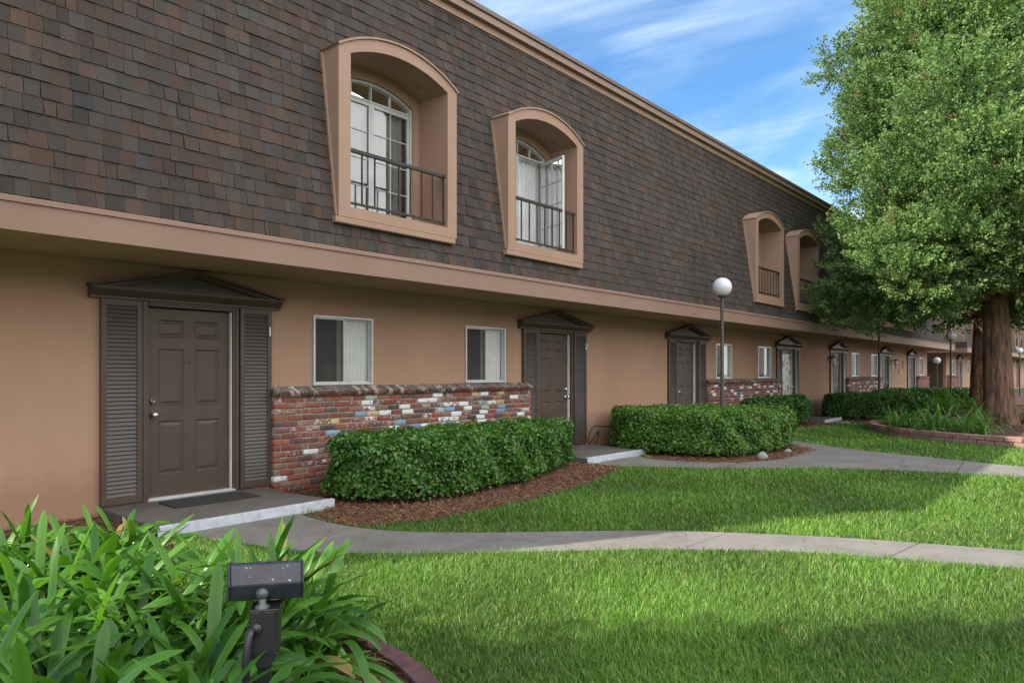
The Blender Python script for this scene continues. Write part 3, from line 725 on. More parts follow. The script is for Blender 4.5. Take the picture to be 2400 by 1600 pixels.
B1 = empty('apartment_building', (21.4, 0, 0), True)
tag(B1, 'long tan apartment building nearest the camera, with shingled mansard roof and brown doors', 'building', 'apartment buildings around the lawn')
DOORS = [3.52, 10.03, 15.07, 21.58, 26.55, 33.1, 38.1]
WINS = [5.50, 8.21, 17.07, 19.75, 28.65, 31.34, 40.2]
DORM = [5.483, 8.298, 17.07, 19.87, 28.62, 31.44, 40.2]
shell(B1, -.1, 41.9, DOORS, WINS, DORM, 11, .25, 41.64)
for i, c in enumerate(DOORS):
    if i < 2: make_entry(B1, c, -1 if i == 0 else 1)
def kids(root, base): return [o for o in root.children if o.name.split('.')[0] == base]
E0 = [o for o in B1.children if o.name.split('.')[0] in ('entry_door', 'pediment', 'shutter') and abs(o.location.x-DOORS[0]) < .01]
E1 = [o for o in B1.children if o.name.split('.')[0] in ('entry_door', 'pediment', 'shutter') and abs(o.location.x-DOORS[1]) < .01]
for i, c in enumerate(DOORS[2:]):
    for o in (E1 if i % 2 == 1 else E0): copy_tree(o, B1, (c, 0, 0))
sh0 = max(E0, key=lambda o: (o.name.startswith('shutter'), sum(v.co.x for v in o.data.vertices)))
sh1 = max(E1, key=lambda o: (o.name.startswith('shutter'), sum(v.co.x for v in o.data.vertices)))
numeral('1', sh0, .897, 1.88); numeral('2', sh1, .897, 1.88)
for o in (sh0, sh1): o['label'] = 'right shutter carrying the white house number'
W0 = [make_window(B1, WINS[0], 1, True), make_window(B1, WINS[1], 2, True)]
for i, c in enumerate(WINS[2:]): copy_tree(W0[i % 2], B1, (c, 0, 0))
D0 = [make_dormer(B1, DORM[0], False, 3), make_dormer(B1, DORM[1], True, 4)]
D0[1]['label'] = 'arched dormer with its white casement swung open'
for i, c in enumerate(DORM[2:]): copy_tree(D0[0], B1, (c, 0, 0))
wall_lamp(B1, 25.45, 1.86); wall_lamp(B1, 34.25, 1.86)

# pale blotchy panel on the fourth door, small metal ornaments on the wall
m, t_, b_ = new_mat('blotchy_panel'); n_c = noise(t_, 5, 3); r_c = ramp(t_, n_c.outputs['Fac'], [(.36, (.06, .05, .05)), (.46, (.50, .50, .52)), (.58, (.62, .62, .64)), (.66, (.30, .08, .07))]); t_.links.new(r_c.outputs[0], b_.inputs['Base Color']); b_.inputs['Roughness'].default_value = .35
q = MB(); q.box(-.40, .40, .040, .050, .35, 2.0); q.build('blotchy_panel', m, B1, (21.58, 0, 0))
for x, z, sh in ((34.9, 1.78, [(-.05, .2), (-.01, .2), (.07, -.2), (.03, -.2)]), (36.3, 1.80, [(-.08, .18), (-.04, .18), (0, .02), (.04, .18), (.08, .18), (.02, -.04), (.02, -.2), (-.02, -.2), (-.02, -.04)]), (35.6, 1.50, [(math.cos(a)*(.13 if k % 2 else .06), math.sin(a)*(.13 if k % 2 else .06)) for k, a in enumerate(np.linspace(0, 2*math.pi, 10, endpoint=False))])):
    q = MB(); q.prism_y([(float(a), float(b)+z) for a, b in sh], -.03, -.012); q.build('wall_ornament', M['cornice'], B1, (x, 0, 0))
# neighbour blocks further along
def block(name_label, x0, x1, dy, doors, wins, dorms, seed, wx0, wx1):
    r = empty('apartment_building', ((x0+x1)/2, dy, 0), True); tag(r, name_label, 'building', 'apartment buildings around the lawn')
    shell(r, x0, x1, doors, wins, dorms, seed, wx0, wx1, dy)
    for i, c in enumerate(doors):
        for o in (E1 if i % 2 else E0):
            n = copy_tree(o, r, (c, dy, 0))
            for ch in list(n.children):
                if ch.name.startswith('house_number'): bpy.data.objects.remove(ch)
            if 'label' in n: del n['label']
    for i, c in enumerate(wins): copy_tree(W0[i % 2], r, (c, dy, 0))
    for c in dorms: copy_tree(D0[0], r, (c, dy, 0))
    return r
for o in list(B1.children):
    pass
B2 = block('second tan building past the gap, sunlit shingle roof end left of the tree trunks', 45.7, 57, 0, [51.1], [49.0, 54.5], [49.0, 54.3], 31, 46.9, 56.7)
e = MB(); e.box(46.84, 46.9, .15, 1.0, .05, 2.1); o = e.build('side_door', M['brown'], B2, bevel=.01)
e = MB(); e.box(46.86, 46.899, .05, 1.4, 2.1, 2.3); e.build('door_head', M['cornice'], B2)
B3 = block('far tan apartment building with dormers seen right of the big tree trunk', 59.0, 82, -.7, [64.0, 70.6, 75.6], [66.0, 68.6], [62.0, 65.2, 70, 74], 47, 59.5, 81.6)
# building across the lawn behind the camera (mirrored in the windows)
B4 = empty('apartment_building', (20, -30, 0), True); tag(B4, 'cream apartment building across the lawn, mirrored in the window panes', 'building', 'apartment buildings around the lawn')
m = MB(); m.box(-14, 60, -40, -30, 0, 3.2); m.build('wall', M['cream'], B4)
m = MB(); m.prism_x([(-28.9, 3.2), (-28.9, 3.5), (-29.4, 6.6), (-40, 6.6), (-40, 3.2)], -14, 60); m.build('roof', M['cap'], B4)
m = MB()
for i in range(12): m.box(-12+i*6, -10.6+i*6, -30.02, -29.95, 1.0, 2.3)
m.build('windows', M['dark'], B4)

# ------------------------------------------------------------------ low used-brick walls
def brick_wall(x0, x1, label, seed, red=False):
    r = np.random.default_rng(seed); root = empty('brick_wall', (x0, 0, 0), True)
    tag(root, label, 'brick wall', 'low brick walls under the windows')
    yf = -.115; top = 1.152
    m = MB(); m.box(x0+.006, x1-.006, yf+.010, -.004, 0, top); m.build('mortar_bed', M['mortar'], root)
    V, F, C, P, PC, k = [], [], [], [], [], 0
    reds = np.array([(.26, .085, .06), (.22, .075, .056), (.19, .080, .066), (.27, .11, .07), (.165, .09, .078), (.135, .085, .082), (.22, .135, .095), (.10, .075, .072), (.24, .09, .062), (.25, .08, .058)])
    paints = [((.66, .67, .69), .0), ((.20, .33, .48), 0), ((.50, .40, .22), 0), ((.36, .46, .42), 0)]
    def brick(a, b, y, z0, z1, paintp):
        nonlocal k
        j = r.normal(0, .0025, (8, 3)); dp = r.normal(0, .003); e = .008
        c = np.array([(a, y+dp, z0), (b, y+dp, z0), (b, y+.09, z0), (a, y+.09, z0), (a, y+dp, z1), (b, y+dp, z1), (b, y+.09, z1), (a, y+.09, z1)])+j
        # chamfered front: inset front face
        fr = np.array([c[0]+(e, -.004, e), c[1]+(-e, -.004, e), c[5]+(-e, -.004, -e), c[4]+(e, -.004, -e)])
        V.append(np.concatenate([c, fr]))
        for q in ((8, 9, 10, 11), (0, 1, 9, 8), (1, 5, 10, 9), (5, 4, 11, 10), (4, 0, 8, 11), (4, 5, 6, 7), (0, 3, 2, 1), (1, 2, 6, 5), (3, 0, 4, 7)):
            F.append([k+i for i in q])
        col = reds[r.integers(len(reds))]*r.uniform(.8, 1.2); pv, pc = 0.0, np.array(paints[0][0])
        u = r.random()
        if not red:
            if u < paintp*.74: pv = r.uniform(.22, .50)
            elif u < paintp*.84: pv = .42; pc = np.array(paints[1][0])*r.uniform(.8, 1.1)
            elif u < paintp*.92: pv = .36; pc = np.array(paints[2][0])*r.uniform(.8, 1.1)
            elif u < paintp: pv = .36; pc = np.array(paints[3][0])*r.uniform(.8, 1.1)
            elif u < paintp+.5: pv = r.uniform(.10, .27); pc = np.array((.40, .33, .31))*r.uniform(.7, 1.1)
        C.append(np.tile(col, (12, 1))); P.append(np.full(12, pv)); PC.append(np.tile(pc, (12, 1))); k += 12
    rows = 16; ch = top/rows
    for i in range(rows):
        z0 = i*ch+.008; z1 = (i+1)*ch-.008; x = x0-(.1 if i % 2 else 0)+r.normal(0, .008)
        while x < x1-.02:
            b = x+r.uniform(.165, .205); a_, b_ = max(x, x0), min(b, x1)
            pp = .20 if i > 5 else .12
            if a_ > x0+(x1-x0)*.45 and i > 7: pp = .33
            if b_-a_ > .03: brick(a_, b_, yf, z0, z1, pp)
            x = b+.017
    V_ = np.concatenate(V); o = np_mesh('bricks', V_, np.array(F), M['brick'], root, np.concatenate(C), extra={'Paint': np.concatenate(P), 'PCol': np.concatenate(PC)})
    # sloping rowlock cap
    V, F, C, P, PC, k = [], [], [], [], [], 0
    x = x0
    while x < x1-.02:
        b = min(x+.058+r.normal(0, .003), x1); j = r.normal(0, .002, (8, 3)); dz = r.normal(0, .003)
        prof = [(-.150, top+.006), (-.006, top+.030), (-.006, top+.126), (-.158, top+.060)]
        c = np.array([(x, y, z+dz) for y, z in prof]+[(b, y, z+dz) for y, z in prof])+j
        V.append(np.concatenate([c, c[[3, 2, 6, 7]]+(0, -.0002, .0006)]))
        for q in ((0, 1, 2, 3), (7, 6, 5, 4), (0, 3, 7, 4), (8, 9, 10, 11), (2, 1, 5, 6), (1, 0, 4, 5)): F.append([k+i for i in q])
        col = np.array([(.20, .075, .055), (.17, .085, .07), (.24, .085, .06), (.15, .10, .09)][r.integers(4)])*r.uniform(.8, 1.2); gy = np.array((.185, .165, .152))*r.uniform(.75, 1.2)
        C.append(np.concatenate([np.tile(col, (8, 1)), np.tile(gy, (4, 1))])); P.append(np.full(12, r.uniform(.12, .34) if r.random() < .6 else .0)); PC.append(np.tile(np.array((.48, .45, .43)), (12, 1))); k += 12
        x = b+.008
    np_mesh('brick_cap', np.concatenate(V), np.array(F), M['brick'], root, np.concatenate(C), extra={'Paint': np.concatenate(P), 'PCol': np.concatenate(PC)})
    m = MB(); m.prism_x([(-.143, top+.004), (-.005, top+.028), (-.005, top+.118), (-.150, top+.052)], x0+.004, x1-.004); m.build('cap_mortar', M['mortar'], root)
    return root
brick_wall(4.44, 9.22, 'low wall of used red bricks flecked with white and blue paint behind the nearest hedge, between doors 1 and 2', 3)
brick_wall(16.0, 20.75, 'low used-brick wall with many white bricks, between the third and fourth doors behind the globe lamp', 5)
brick_wall(27.5, 32.2, 'low used-brick wall with white flecks behind the slim pole, between the fifth and sixth doors', 8)
brick_wall(39.05, 41.6, 'short plain red brick wall at the far end of the long building', 9, True)
brick_wall(47.1, 50.15, 'short pink red brick wall under the window of the second building, left of the trunks', 13, True)

# ------------------------------------------------------------------ door steps, mat
def stoop(pts, label):
    root = empty('doorstep', (pts[0][0], pts[0][1], 0), True); tag(root, label, 'doorstep', 'concrete doorsteps')
    m = MB(); m.prism_z(pts, -.04, .1); m.build('slab', M['stoop'], root, bevel=.008)
    a = np.array(pts[0]); b = np.array(pts[1]); n = np.array([b[1]-a[1], -(b[0]-a[0])]); n = n/np.linalg.norm(n); d = (b-a)/np.linalg.norm(b-a)
    q = [a-d*.004, b+d*.004, b+n*.012+d*.004, a+n*.012-d*.004]
    m = MB(); m.prism_z([tuple(v) for v in q], .0, .1015)
    q2 = [a-d*.004+n*.0, b+d*.004, b+d*.004-n*.045, a-d*.004-n*.045]; m.prism_z([tuple(v) for v in q2], .1005, .1035)
    m.build('painted_edge', M['whitepaint'], root, bevel=.004)
stoop([(2.60, -1.36), (4.42, -1.34), (4.25, -.02), (2.60, -.02)], 'grey concrete doorstep with white painted edge below door 1')
stoop([(9.12, -1.34), (10.86, -1.36), (10.9, -.02), (9.05, -.02)], 'grey concrete doorstep with white painted edge below door 2, between the two front hedges')
stoop([(14.2, -1.34), (15.9, -1.34), (15.95, -.02), (14.15, -.02)], 'concrete doorstep below the third door, behind the hedge with the globe lamp')
stoop([(20.75, -1.34), (22.45, -1.30), (22.5, -.02), (20.7, -.02)], 'concrete doorstep with white painted edge below the fourth door, beside the dark hedges')
m = MB(); m.box(3.08, 3.98, -.62, -.20, .101, .115); o = m.build('doormat', M['mat'], bevel=.004); tag(o, 'black rubber doormat on the step at door 1', 'doormat')

# ------------------------------------------------------------------ foliage generators
def leaves(P, N, size, cols, elong=1.7, jitter=.8):
    """folded oval leaves: P centres, N facing normals"""
    n = len(P); N = unit(N+rng.normal(0, jitter, (n, 3))); d = unit(np.cross(N, rng.normal(0, 1, (n, 3)))); s = np.cross(N, d)
    L = (size*(.7+.6*rng.random(n)))[:, None]; W = L/elong
    b = P-d*L*.5; t = P+d*L*.5-N*L*.10; l = P+s*W*.5+N*L*.10; r = P-s*W*.5+N*L*.10; l2 = l+d*L*.22; r2 = r+d*L*.22; l = l-d*L*.18; r = r-d*L*.18
    V = np.stack([b, r, r2, t, l2, l], 1).reshape(-1, 3); i = np.arange(n)*6
    F = np.concatenate([np.stack([i, i+1, i+2, i+3], 1), np.stack([i, i+3, i+4, i+5], 1)])
    return V, F, np.repeat(cols, 6, 0)
def hedge(poly, h, n, size, label, c0, c1, yellow=.02, loc=None, seed=0):
    poly = smooth_poly(poly, 2); q = np.array(poly); lo = q.min(0)-.05; hi = q.max(0)+.05; out = []
    tot = 0
    while tot < n:
        m_ = 250000; P = np.concatenate([lo+(hi-lo)*rng.random((m_, 2)), (rng.random((m_, 1))**.85)*(h+.06)], 1)
        ins = inpoly(P[:, :2], poly); d, nr = polydist(P[:, :2], poly); d = np.where(ins, d, -d); nr = np.where(ins[:, None], nr, -nr)
        bul = .05*np.sin(P[:, 0]*5.1+seed)*np.sin(P[:, 1]*4.3+1)+.035*np.sin(P[:, 0]*11+P[:, 2]*9)+.03*np.sin(P[:, 1]*13+P[:, 2]*7)
        d = d+bul-.02+ np.where(P[:, 2] < .14, -.10*(.14-P[:, 2])/.14, 0)
        dt = h+.03*np.sin(P[:, 0]*4+seed)*np.sin(P[:, 1]*5)-P[:, 2]+.02*np.sin(P[:, 0]*17)*np.sin(P[:, 1]*15)
        rr = .19; # rounded shoulder
        dd = np.where((d < rr) & (dt < rr), rr-np.sqrt(np.maximum((rr-d)**2+(rr-dt)**2, 0)), np.minimum(d, dt))
        keep = (dd > np.where(rng.random(m_) < .03, -.07, -.015)) & (rng.random(m_) < np.exp(-np.maximum(dd, 0)/.055)) & (P[:, 2] > .05+.05*rng.random(m_))
        # thinner foliage near the ground
        keep &= rng.random(m_) < np.clip(.35+P[:, 2]/.22, 0, 1)
        wt = np.exp(-np.maximum(dt, 0)/.07); ws = np.exp(-np.maximum(d, 0)/.07)
        N = np.concatenate([nr*ws[:, None], wt[:, None]+.25], 1)
        out.append((P[keep], unit(N[keep]), dd[keep])); tot += keep.sum()
    P = np.concatenate([o[0] for o in out])[:n]; N = np.concatenate([o[1] for o in out])[:n]
    t = rng.random(len(P))[:, None]; cl = (.5+.5*np.sin(P[:, 0]*7+2*np.sin(P[:, 1]*6))*np.sin(P[:, 2]*9+1))[:, None]
    C = np.array(c0)*(1-t)+np.array(c1)*t; C = C*(.8+.4*cl); yl = rng.random(len(P)) < yellow; C[yl] = (.22, .22, .03)
    V, F, CC = leaves(P, N, size, C)
    root = empty('hedge', (float(q[:, 0].mean()), float(q[:, 1].mean()), 0), True); tag(root, label, 'hedge', 'clipped hedges along the building')
    np_mesh('foliage', V, F, M['hedge'], root, CC)
    # branches: dense twiggy core plus stems to the ground
    cx, cy = q.mean(0); b = MB()
    ctr = [tuple(((p[0]-cx)*.80+cx, (p[1]-cy)*.72+cy)) for p in poly]; b.prism_z(ctr, .16, h-.13)
    r = random.Random(seed)
    for k in range(int(14*max(1, len(poly)/16))):
        p = ctr[r.randrange(len(ctr))]; f = r.uniform(.2, 1); x = cx+(p[0]-cx)*f; y = cy+(p[1]-cy)*f
        b.tube([(x, y, 0), (x+r.uniform(-.08, .08), y+r.uniform(-.08, .08), .14), (x+r.uniform(-.15, .15), y+r.uniform(-.15, .15), .35)], [.012, .009, .006], 5)
    b.build('branches', M['twig'], root); return root
G0, G1 = (.034, .105, .016), (.090, .215, .040)
hedge([(4.72, -.72), (4.50, -1.2), (4.78, -1.72), (5.3, -2.05), (6.6, -1.98), (8.0, -1.66), (8.92, -1.2), (9.0, -.62), (7.5, -.45), (5.8, -.45)], .71, 42000, .047, 'nearest clipped green hedge in front of the painted brick wall, between doors 1 and 2', G0, G1, .02, seed=1)
hedge([(11.35, -.25), (10.85, -.7), (10.72, -1.5), (10.85, -2.4), (11.35, -2.9), (12.4, -3.12), (13.5, -3.08), (13.95, -2.4), (13.95, -1.2), (13.5, -.5), (12.4, -.25)], .76, 48000, .047, 'broad clipped hedge surrounding the nearest globe lamp post', (.042, .122, .016), (.115, .250, .042), .05, seed=2)
hedge([(16.6, -.4), (16.6, -1.05), (18, -1.2), (20.0, -1.2), (20.6, -.95), (20.6, -.4)], .78, 14000, .06, 'dark green hedge under the second brick wall, right behind the lamp post hedge', (.025, .085, .013), (.064, .175, .028), .02, seed=3)
hedge([(22.9, -.4), (22.75, -1.2), (23.2, -2.1), (24.2, -2.9), (25.4, -3.1), (25.9, -2.6), (25.8, -.6)], .74, 22000, .065, 'long dark clipped hedge at the foot of the slim pole, left of the strap-leaf bed', (.025, .085, .013), (.064, .175, .028), .02, seed=4)
hedge([(27.9, -.6), (27.8, -1.4), (28.6, -2.0), (30.5, -1.9), (31.9, -1.1), (31.8, -.5)], .78, 13000, .075, 'mid green hedge in front of the far brick wall, just behind the pole', (.038, .120, .015), (.095, .240, .036), .02, seed=5)
hedge([(33.9, -.4), (33.8, -1.8), (34.8, -3.0), (36.4, -3.3), (37.2, -2.4), (37.1, -.6)], .72, 13000, .085, 'farthest dark hedge, at the foot of the far tall globe lamp', (.025, .085, .013), (.064, .175, .028), .02, seed=6)

# strap-leaved agapanthus
def strap_clump(loc, n, L, W, spread, label, group, cat='plant', name='agapanthus', lean=(0, 0), seed=0, seg=9, c0=(.024, .085, .012), c1=(.090, .225, .030), upr=.25):
    r = np.random.default_rng(seed); V, F, C, k = [], [], [], 0
    for i in range(n):
        az = r.random()*2*math.pi; l = L*r.uniform(.65, 1.12); wd = W*r.uniform(.75, 1.2)
        e0 = math.radians(r.uniform(50, 86)) if r.random() < .65 else math.radians(r.uniform(28, 55)); bend = r.uniform(.5, 1.0)*math.radians(168)*(1 if r.random() > upr else .30)
        bx = r.normal(0, spread); by = r.normal(0, spread); p = np.array([bx, by, 0.0]); d = np.array([math.cos(az), math.sin(az)])
        d = d+np.array(lean); d = d/np.linalg.norm(d); tw = r.normal(0, .35); fold = r.uniform(.05, .26)
        col = np.array(c0)*(1-(t := r.random()))+np.array(c1)*t
        if r.random() < .02: col = np.array((.25, .20, .06))
        for s in range(seg+1):
            f = s/seg; e = max(e0-bend*f**1.35, math.radians(-82)); wq = wd*(min(1, .66+1.2*f))*math.sqrt(max(.03, 1-max(0, (f-.80)/.20)**2.0))
            side = np.array([-d[1], d[0], 0]); fwd = np.array([d[0]*math.cos(e), d[1]*math.cos(e), math.sin(e)]); nrm = np.cross(fwd, side)*-1
            a = tw*f; sd = side*math.cos(a)+nrm*math.sin(a); nn = -side*math.sin(a)+nrm*math.cos(a)
            up = nn if nn[2] > 0 or abs(e) > 1.3 else nn
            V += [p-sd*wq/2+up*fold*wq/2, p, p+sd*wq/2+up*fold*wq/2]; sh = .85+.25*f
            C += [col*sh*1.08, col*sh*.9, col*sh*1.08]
            if s < seg: F += [(k, k+1, k+4, k+3), (k+1, k+2, k+5, k+4)]
            k += 3; p = p+fwd*l/seg
            if p[2] < .02: p[2] = .02
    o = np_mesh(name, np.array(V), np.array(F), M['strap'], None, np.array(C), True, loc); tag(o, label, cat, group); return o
TH = math.radians(40.994)
def pz(px, zc, z=0.01):   # helper used once to list the positions below
    xc = (px-1200)/1650*zc; return (math.cos(TH)*zc+math.sin(TH)*xc, -7.7+math.sin(TH)*zc-math.cos(TH)*xc, z)
GR = 'agapanthus clumps in the front bed'
FR = [((.75, -1.75), 'outermost strap-leaf clump at the left picture edge, close to the wall base'),
      ((1.45, -1.80), 'strap-leaf clump under the wall, left of the door 1 shutter'),
      ((2.05, -2.05), 'strap-leaf clump nearest the left end of the white painted step'),
      ((.30, -2.62), 'pale strap-leaf clump at the left picture edge, nearest the tan wall'),
      ((1.25, -2.45), 'low strap-leaf clump between the tan wall and the white step'),
      ((.85, -2.62), 'pale backlit strap-leaf clump against the foot of the tan wall'),
      ((1.62, -2.95), 'sunlit strap-leaf clump left of the white step corner'),
      ((1.30, -3.10), 'lit strap-leaf clump at the far left edge of the front bed, under the tan wall'),
      ((1.42, -3.52), 'sunlit strap-leaf clump below the left shutter of door 1'),
      ((1.68, -3.85), 'strap-leaf clump in front of the doormat, at the back of the front bed'),
      ((1.90, -4.28), 'upright strap-leaf clump just behind the black floodlight'),
      ((1.78, -4.75), 'dark strap-leaf clump arching over the brick edging right of the floodlight'),
      ((.92, -3.55), 'strap-leaf clump in the second row at the left edge of the picture'),
      ((1.12, -4.02), 'strap-leaf clump in the middle of the front bed, below the left shutter'),
      ((1.40, -4.42), 'strap-leaf clump immediately left of the floodlight head'),
      ((.70, -4.05), 'broad-leaved clump at the left edge halfway down the bed'),
      ((.95, -4.55), 'broad-leaved clump in the centre of the front bed'),
      ((1.22, -4.95), 'clump with leaves crossing in front of the floodlight'),
      ((.55, -4.55), 'large leaved clump low in the left corner of the picture'),
      ((.80, -5.02), 'large leaved clump at the bottom edge of the picture, left of the floodlight stake'),
      ((1.10, -5.42), 'clump with pale folded leaves at the foot of the floodlight'),
      ((.35, -4.95), 'clump cut by the bottom left corner of the picture')]
for i, ((x, y), lb) in enumerate(FR):
    ln = (.55, -.35) if i == 11 else (0, 0)
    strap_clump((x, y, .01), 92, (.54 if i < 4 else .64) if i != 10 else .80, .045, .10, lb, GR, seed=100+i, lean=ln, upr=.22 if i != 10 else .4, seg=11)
strap_clump((1.12, -5.66, .01), 60, .46, .042, .09, 'low strap-leaf clump right in front of the floodlight stake', GR, seed=150, upr=.2, seg=10)
GR2 = 'agapanthus clumps in the tree beds'
for i, (x, y) in enumerate([(18.0, -3.9), (17.6, -4.6), (17.5, -5.3), (18.6, -4.5), (19.1, -3.6), (19.7, -4.3), (18.4, -5.3), (20.2, -3.3), (19.4, -5.1)]):
    strap_clump((x, y, .12), 78, .66, .028, .12, 'leafy strap-leaf clump inside the brick tree ring, left of the nearer trunk', GR2, seed=200+i, seg=8, c0=(.045, .12, .022), c1=(.12, .25, .055), upr=.25)
for i, (x, y) in enumerate([(26.6, -3.4), (27.3, -3.0), (27.4, -4.0), (28.2, -3.6), (28.0, -2.8), (29.0, -3.0)]):
    strap_clump((x, y, .12), 44, .85, .036, .13, 'strap-leaf clump beside the darker rear trunk, behind the tree ring', GR2, seed=220+i, seg=6, c0=(.045, .12, .02), c1=(.13, .27, .05), upr=.4)
for i, (x, y) in enumerate([(22.6, -6.0), (23.4, -6.1), (21.6, -7.0)]):
    strap_clump((x, y, .12), 46, .8, .032, .12, 'yellow green strap-leaf clump right of the nearer trunk at the picture edge', GR2, seed=240+i, seg=7, c0=(.07, .15, .02), c1=(.18, .32, .05), upr=.4)
strap_clump((40.5, -1.2, .0), 160, .8, .014, .12, 'feathery grass clump at the foot of the short globe lamp', None, 'plant', 'ornamental_grass', seed=260, seg=6, c0=(.05, .12, .03), c1=(.10, .2, .05), upr=.6)

# ------------------------------------------------------------------ trees
def fr_noise(a, z, s):
    return math.sin(7*a+z*.9+s)+.6*math.sin(13*a-z*1.7+2*s)+.4*math.sin(23*a+z*2.3)
def tree(loc, H, prof, r0, label, bark, seed, ncl, nleaf, el, cols, skip=None, name='cedar_tree', cl_r=(.75, 1.25), flare=.22, zl=2.2, extra=()):
    r = np.random.default_rng(seed); root = empty(name, loc); tag(root, label, 'tree', 'trees on the lawn')
    # trunk with flared, ridged base
    t = MB(); nseg, na = 34, 48; bend = r.normal(0, .10, 2)
    def ax(z): f = z/H; return np.array([bend[0]*math.sin(f*3)*1.2, bend[1]*math.sin(f*2.6)*1.2])
    ht = H*.86
    def rad(z): return r0*(1-.88*(z/ht)**.9)*(1+flare*math.exp(-z/.35))
    for j in range(nseg+1):
        z = ht*(j/nseg)**1.5; c = ax(z)
        for k in range(na):
            a = 2*math.pi*k/na; R = rad(z)*(1+.035*fr_noise(a, z, seed)+.10*math.exp(-z/.5)*math.sin(5*a+seed)); t.v.append((c[0]+R*math.cos(a), c[1]+R*math.sin(a), z-.05 if j == 0 else z))
    for j in range(nseg):
        for k in range(na): t.f.append((j*na+k, j*na+(k+1) % na, (j+1)*na+(k+1) % na, (j+1)*na+k))
    t.build('trunk', bark, root, smooth=True)
    zs, rs = zip(*prof); lim = MB(); CL = []
    for i in range(ncl):
        z = zl+(H-zl)*((i+.5)/ncl)**1.05; R = np.interp(z, zs, rs); a = i*2.39996+r.normal(0, .25); f = r.uniform(.55, 1.0)
        if i % 4 == 3: f = r.uniform(.15, .5)
        if z < zl+1 : f = max(f, .7)
        cr_ = r.uniform(*cl_r)*(.75 if z > H*.85 else 1); rr = max(.05, R*f-cr_*.72*f); p = np.array([rr*math.cos(a), rr*math.sin(a), z])
        CL.append((p, cr_*np.array([1, 1, r.uniform(.7, 1.0)])))
        z0 = max(3.3, z-r.uniform(.3, 1.6)-rr*.15); z0 = min(z0, ht*.97); s = ax(z0); q0 = np.array([s[0], s[1], z0]); md = q0*.5+p*.5+np.array([0, 0, -.1])
        rl = .018+.03*rr/5+.05*rad(z0)/r0; lim.tube([tuple(q0), tuple(md), tuple(md*.45+p*.55)], [rl*1.5, rl, rl*.35], 6)
        if r.random() < .25:    # inner fill
            CL.append((q0*.35+p*.65+r.normal(0, .3, 3), cr_*np.array([.9, .9, .8])))
    for (q, cr_) in extra:
        p = np.array(q); CL.append((p, cr_*np.array([1, 1, .85]))); s = ax(p[2]+.8); lim.tube([(s[0], s[1], p[2]+.8), tuple(p*np.array([.5, .5, 1])+np.array([0, 0, .35])), tuple(p)], [.05, .035, .012], 6)
    lim.build('limbs', bark, root, smooth=True)
    # sprays
    Ps, Ns, Cs = [], [], []; vol = np.array([(c[1][0]**2) for c in CL]); cnt = (nleaf*vol/vol.sum()).astype(int)
    c0, c1, c2 = [np.array(c) for c in cols]
    Vs, Fs, CCs, k0 = [], [], [], 0
    for (p, s), n in zip(CL, cnt):
        m_ = 40; ns = max(4, n//m_); u = unit(r.normal(0, 1, (ns, 3))*np.array([1, 1, .9])+np.array([0, 0, .12])); rho = (.55+.5*r.random(ns)**.6)*(1+.20*np.sin(u[:, 0]*5+p[0]*3)*np.sin(u[:, 1]*5+p[1])+.14*np.sin(u[:, 2]*8+p[2]))
        base = p+u*s*rho[:, None]*.82
        tone = .25*r.random()+.75*r.random(ns)
        dirn = unit(u*np.array([1, 1, .55])+np.array([0, 0, .55])+r.normal(0, .28, (ns, 3))); dirn[base[:, 2] < 4.2] *= np.array([1, 1, .2]); dirn = unit(dirn)
        ll = el*r.uniform(5.5, 10.5, ns)
        fz = r.random((ns, m_))**.85; B = np.repeat(base, m_, 0); D = np.repeat(dirn, m_, 0); f1 = fz.reshape(-1)
        sd = r.normal(0, 1, (ns*m_, 3)); sd = unit(sd-D*(sd*D).sum(1, keepdims=True)); pr_ = (np.sqrt(r.random(ns*m_))*(1-f1)**.7*np.repeat(ll, m_)*.26)[:, None]
        pos = B+D*(f1*np.repeat(ll, m_))[:, None]+sd*pr_
        ld = unit(D*.9+sd*.8+r.normal(0, .3, (ns*m_, 3))); wdv = unit(np.cross(ld, r.normal(0, 1, (ns*m_, 3))))
        L = (el*(.7+.7*r.random(ns*m_)))[:, None]; W = L*.34
        V = np.stack([pos, pos+ld*L*.5+wdv*W, pos+ld*L, pos+ld*L*.5-wdv*W], 1).reshape(-1, 3)
        i = k0+np.arange(ns*m_)*4; Fs.append(np.stack([i, i+1, i+2, i+3], 1)); Vs.append(V); k0 += len(V)
        tt = np.repeat(tone, m_)[:, None]*.65+.35*f1[:, None]; cc = c0*(1-tt)+c1*tt; cc = cc*(.85+.3*r.random((ns*m_, 1))); br = np.repeat(r.random(ns) < .012, m_); cc[br] = c2
        CCs.append(np.repeat(cc, 4, 0))
    np_mesh('crown', np.concatenate(Vs), np.concatenate(Fs), M['cedar'], root, np.concatenate(CCs)); return root
CED = ((.030, .095, .030), (.225, .330, .110), (.20, .15, .07))
PROF1 = [(2.2, 3.0), (3.2, 3.4), (4.6, 4.25), (5.6, 4.9), (6.5, 4.95), (8.8, 4.6), (11, 3.8), (13, 2.5), (14.6, .5)]
L_ = np.array([-.656, .7547, 0]); F_ = np.array([-.7547, -.656, 0]); Z_ = np.array([0, 0, 1.0])
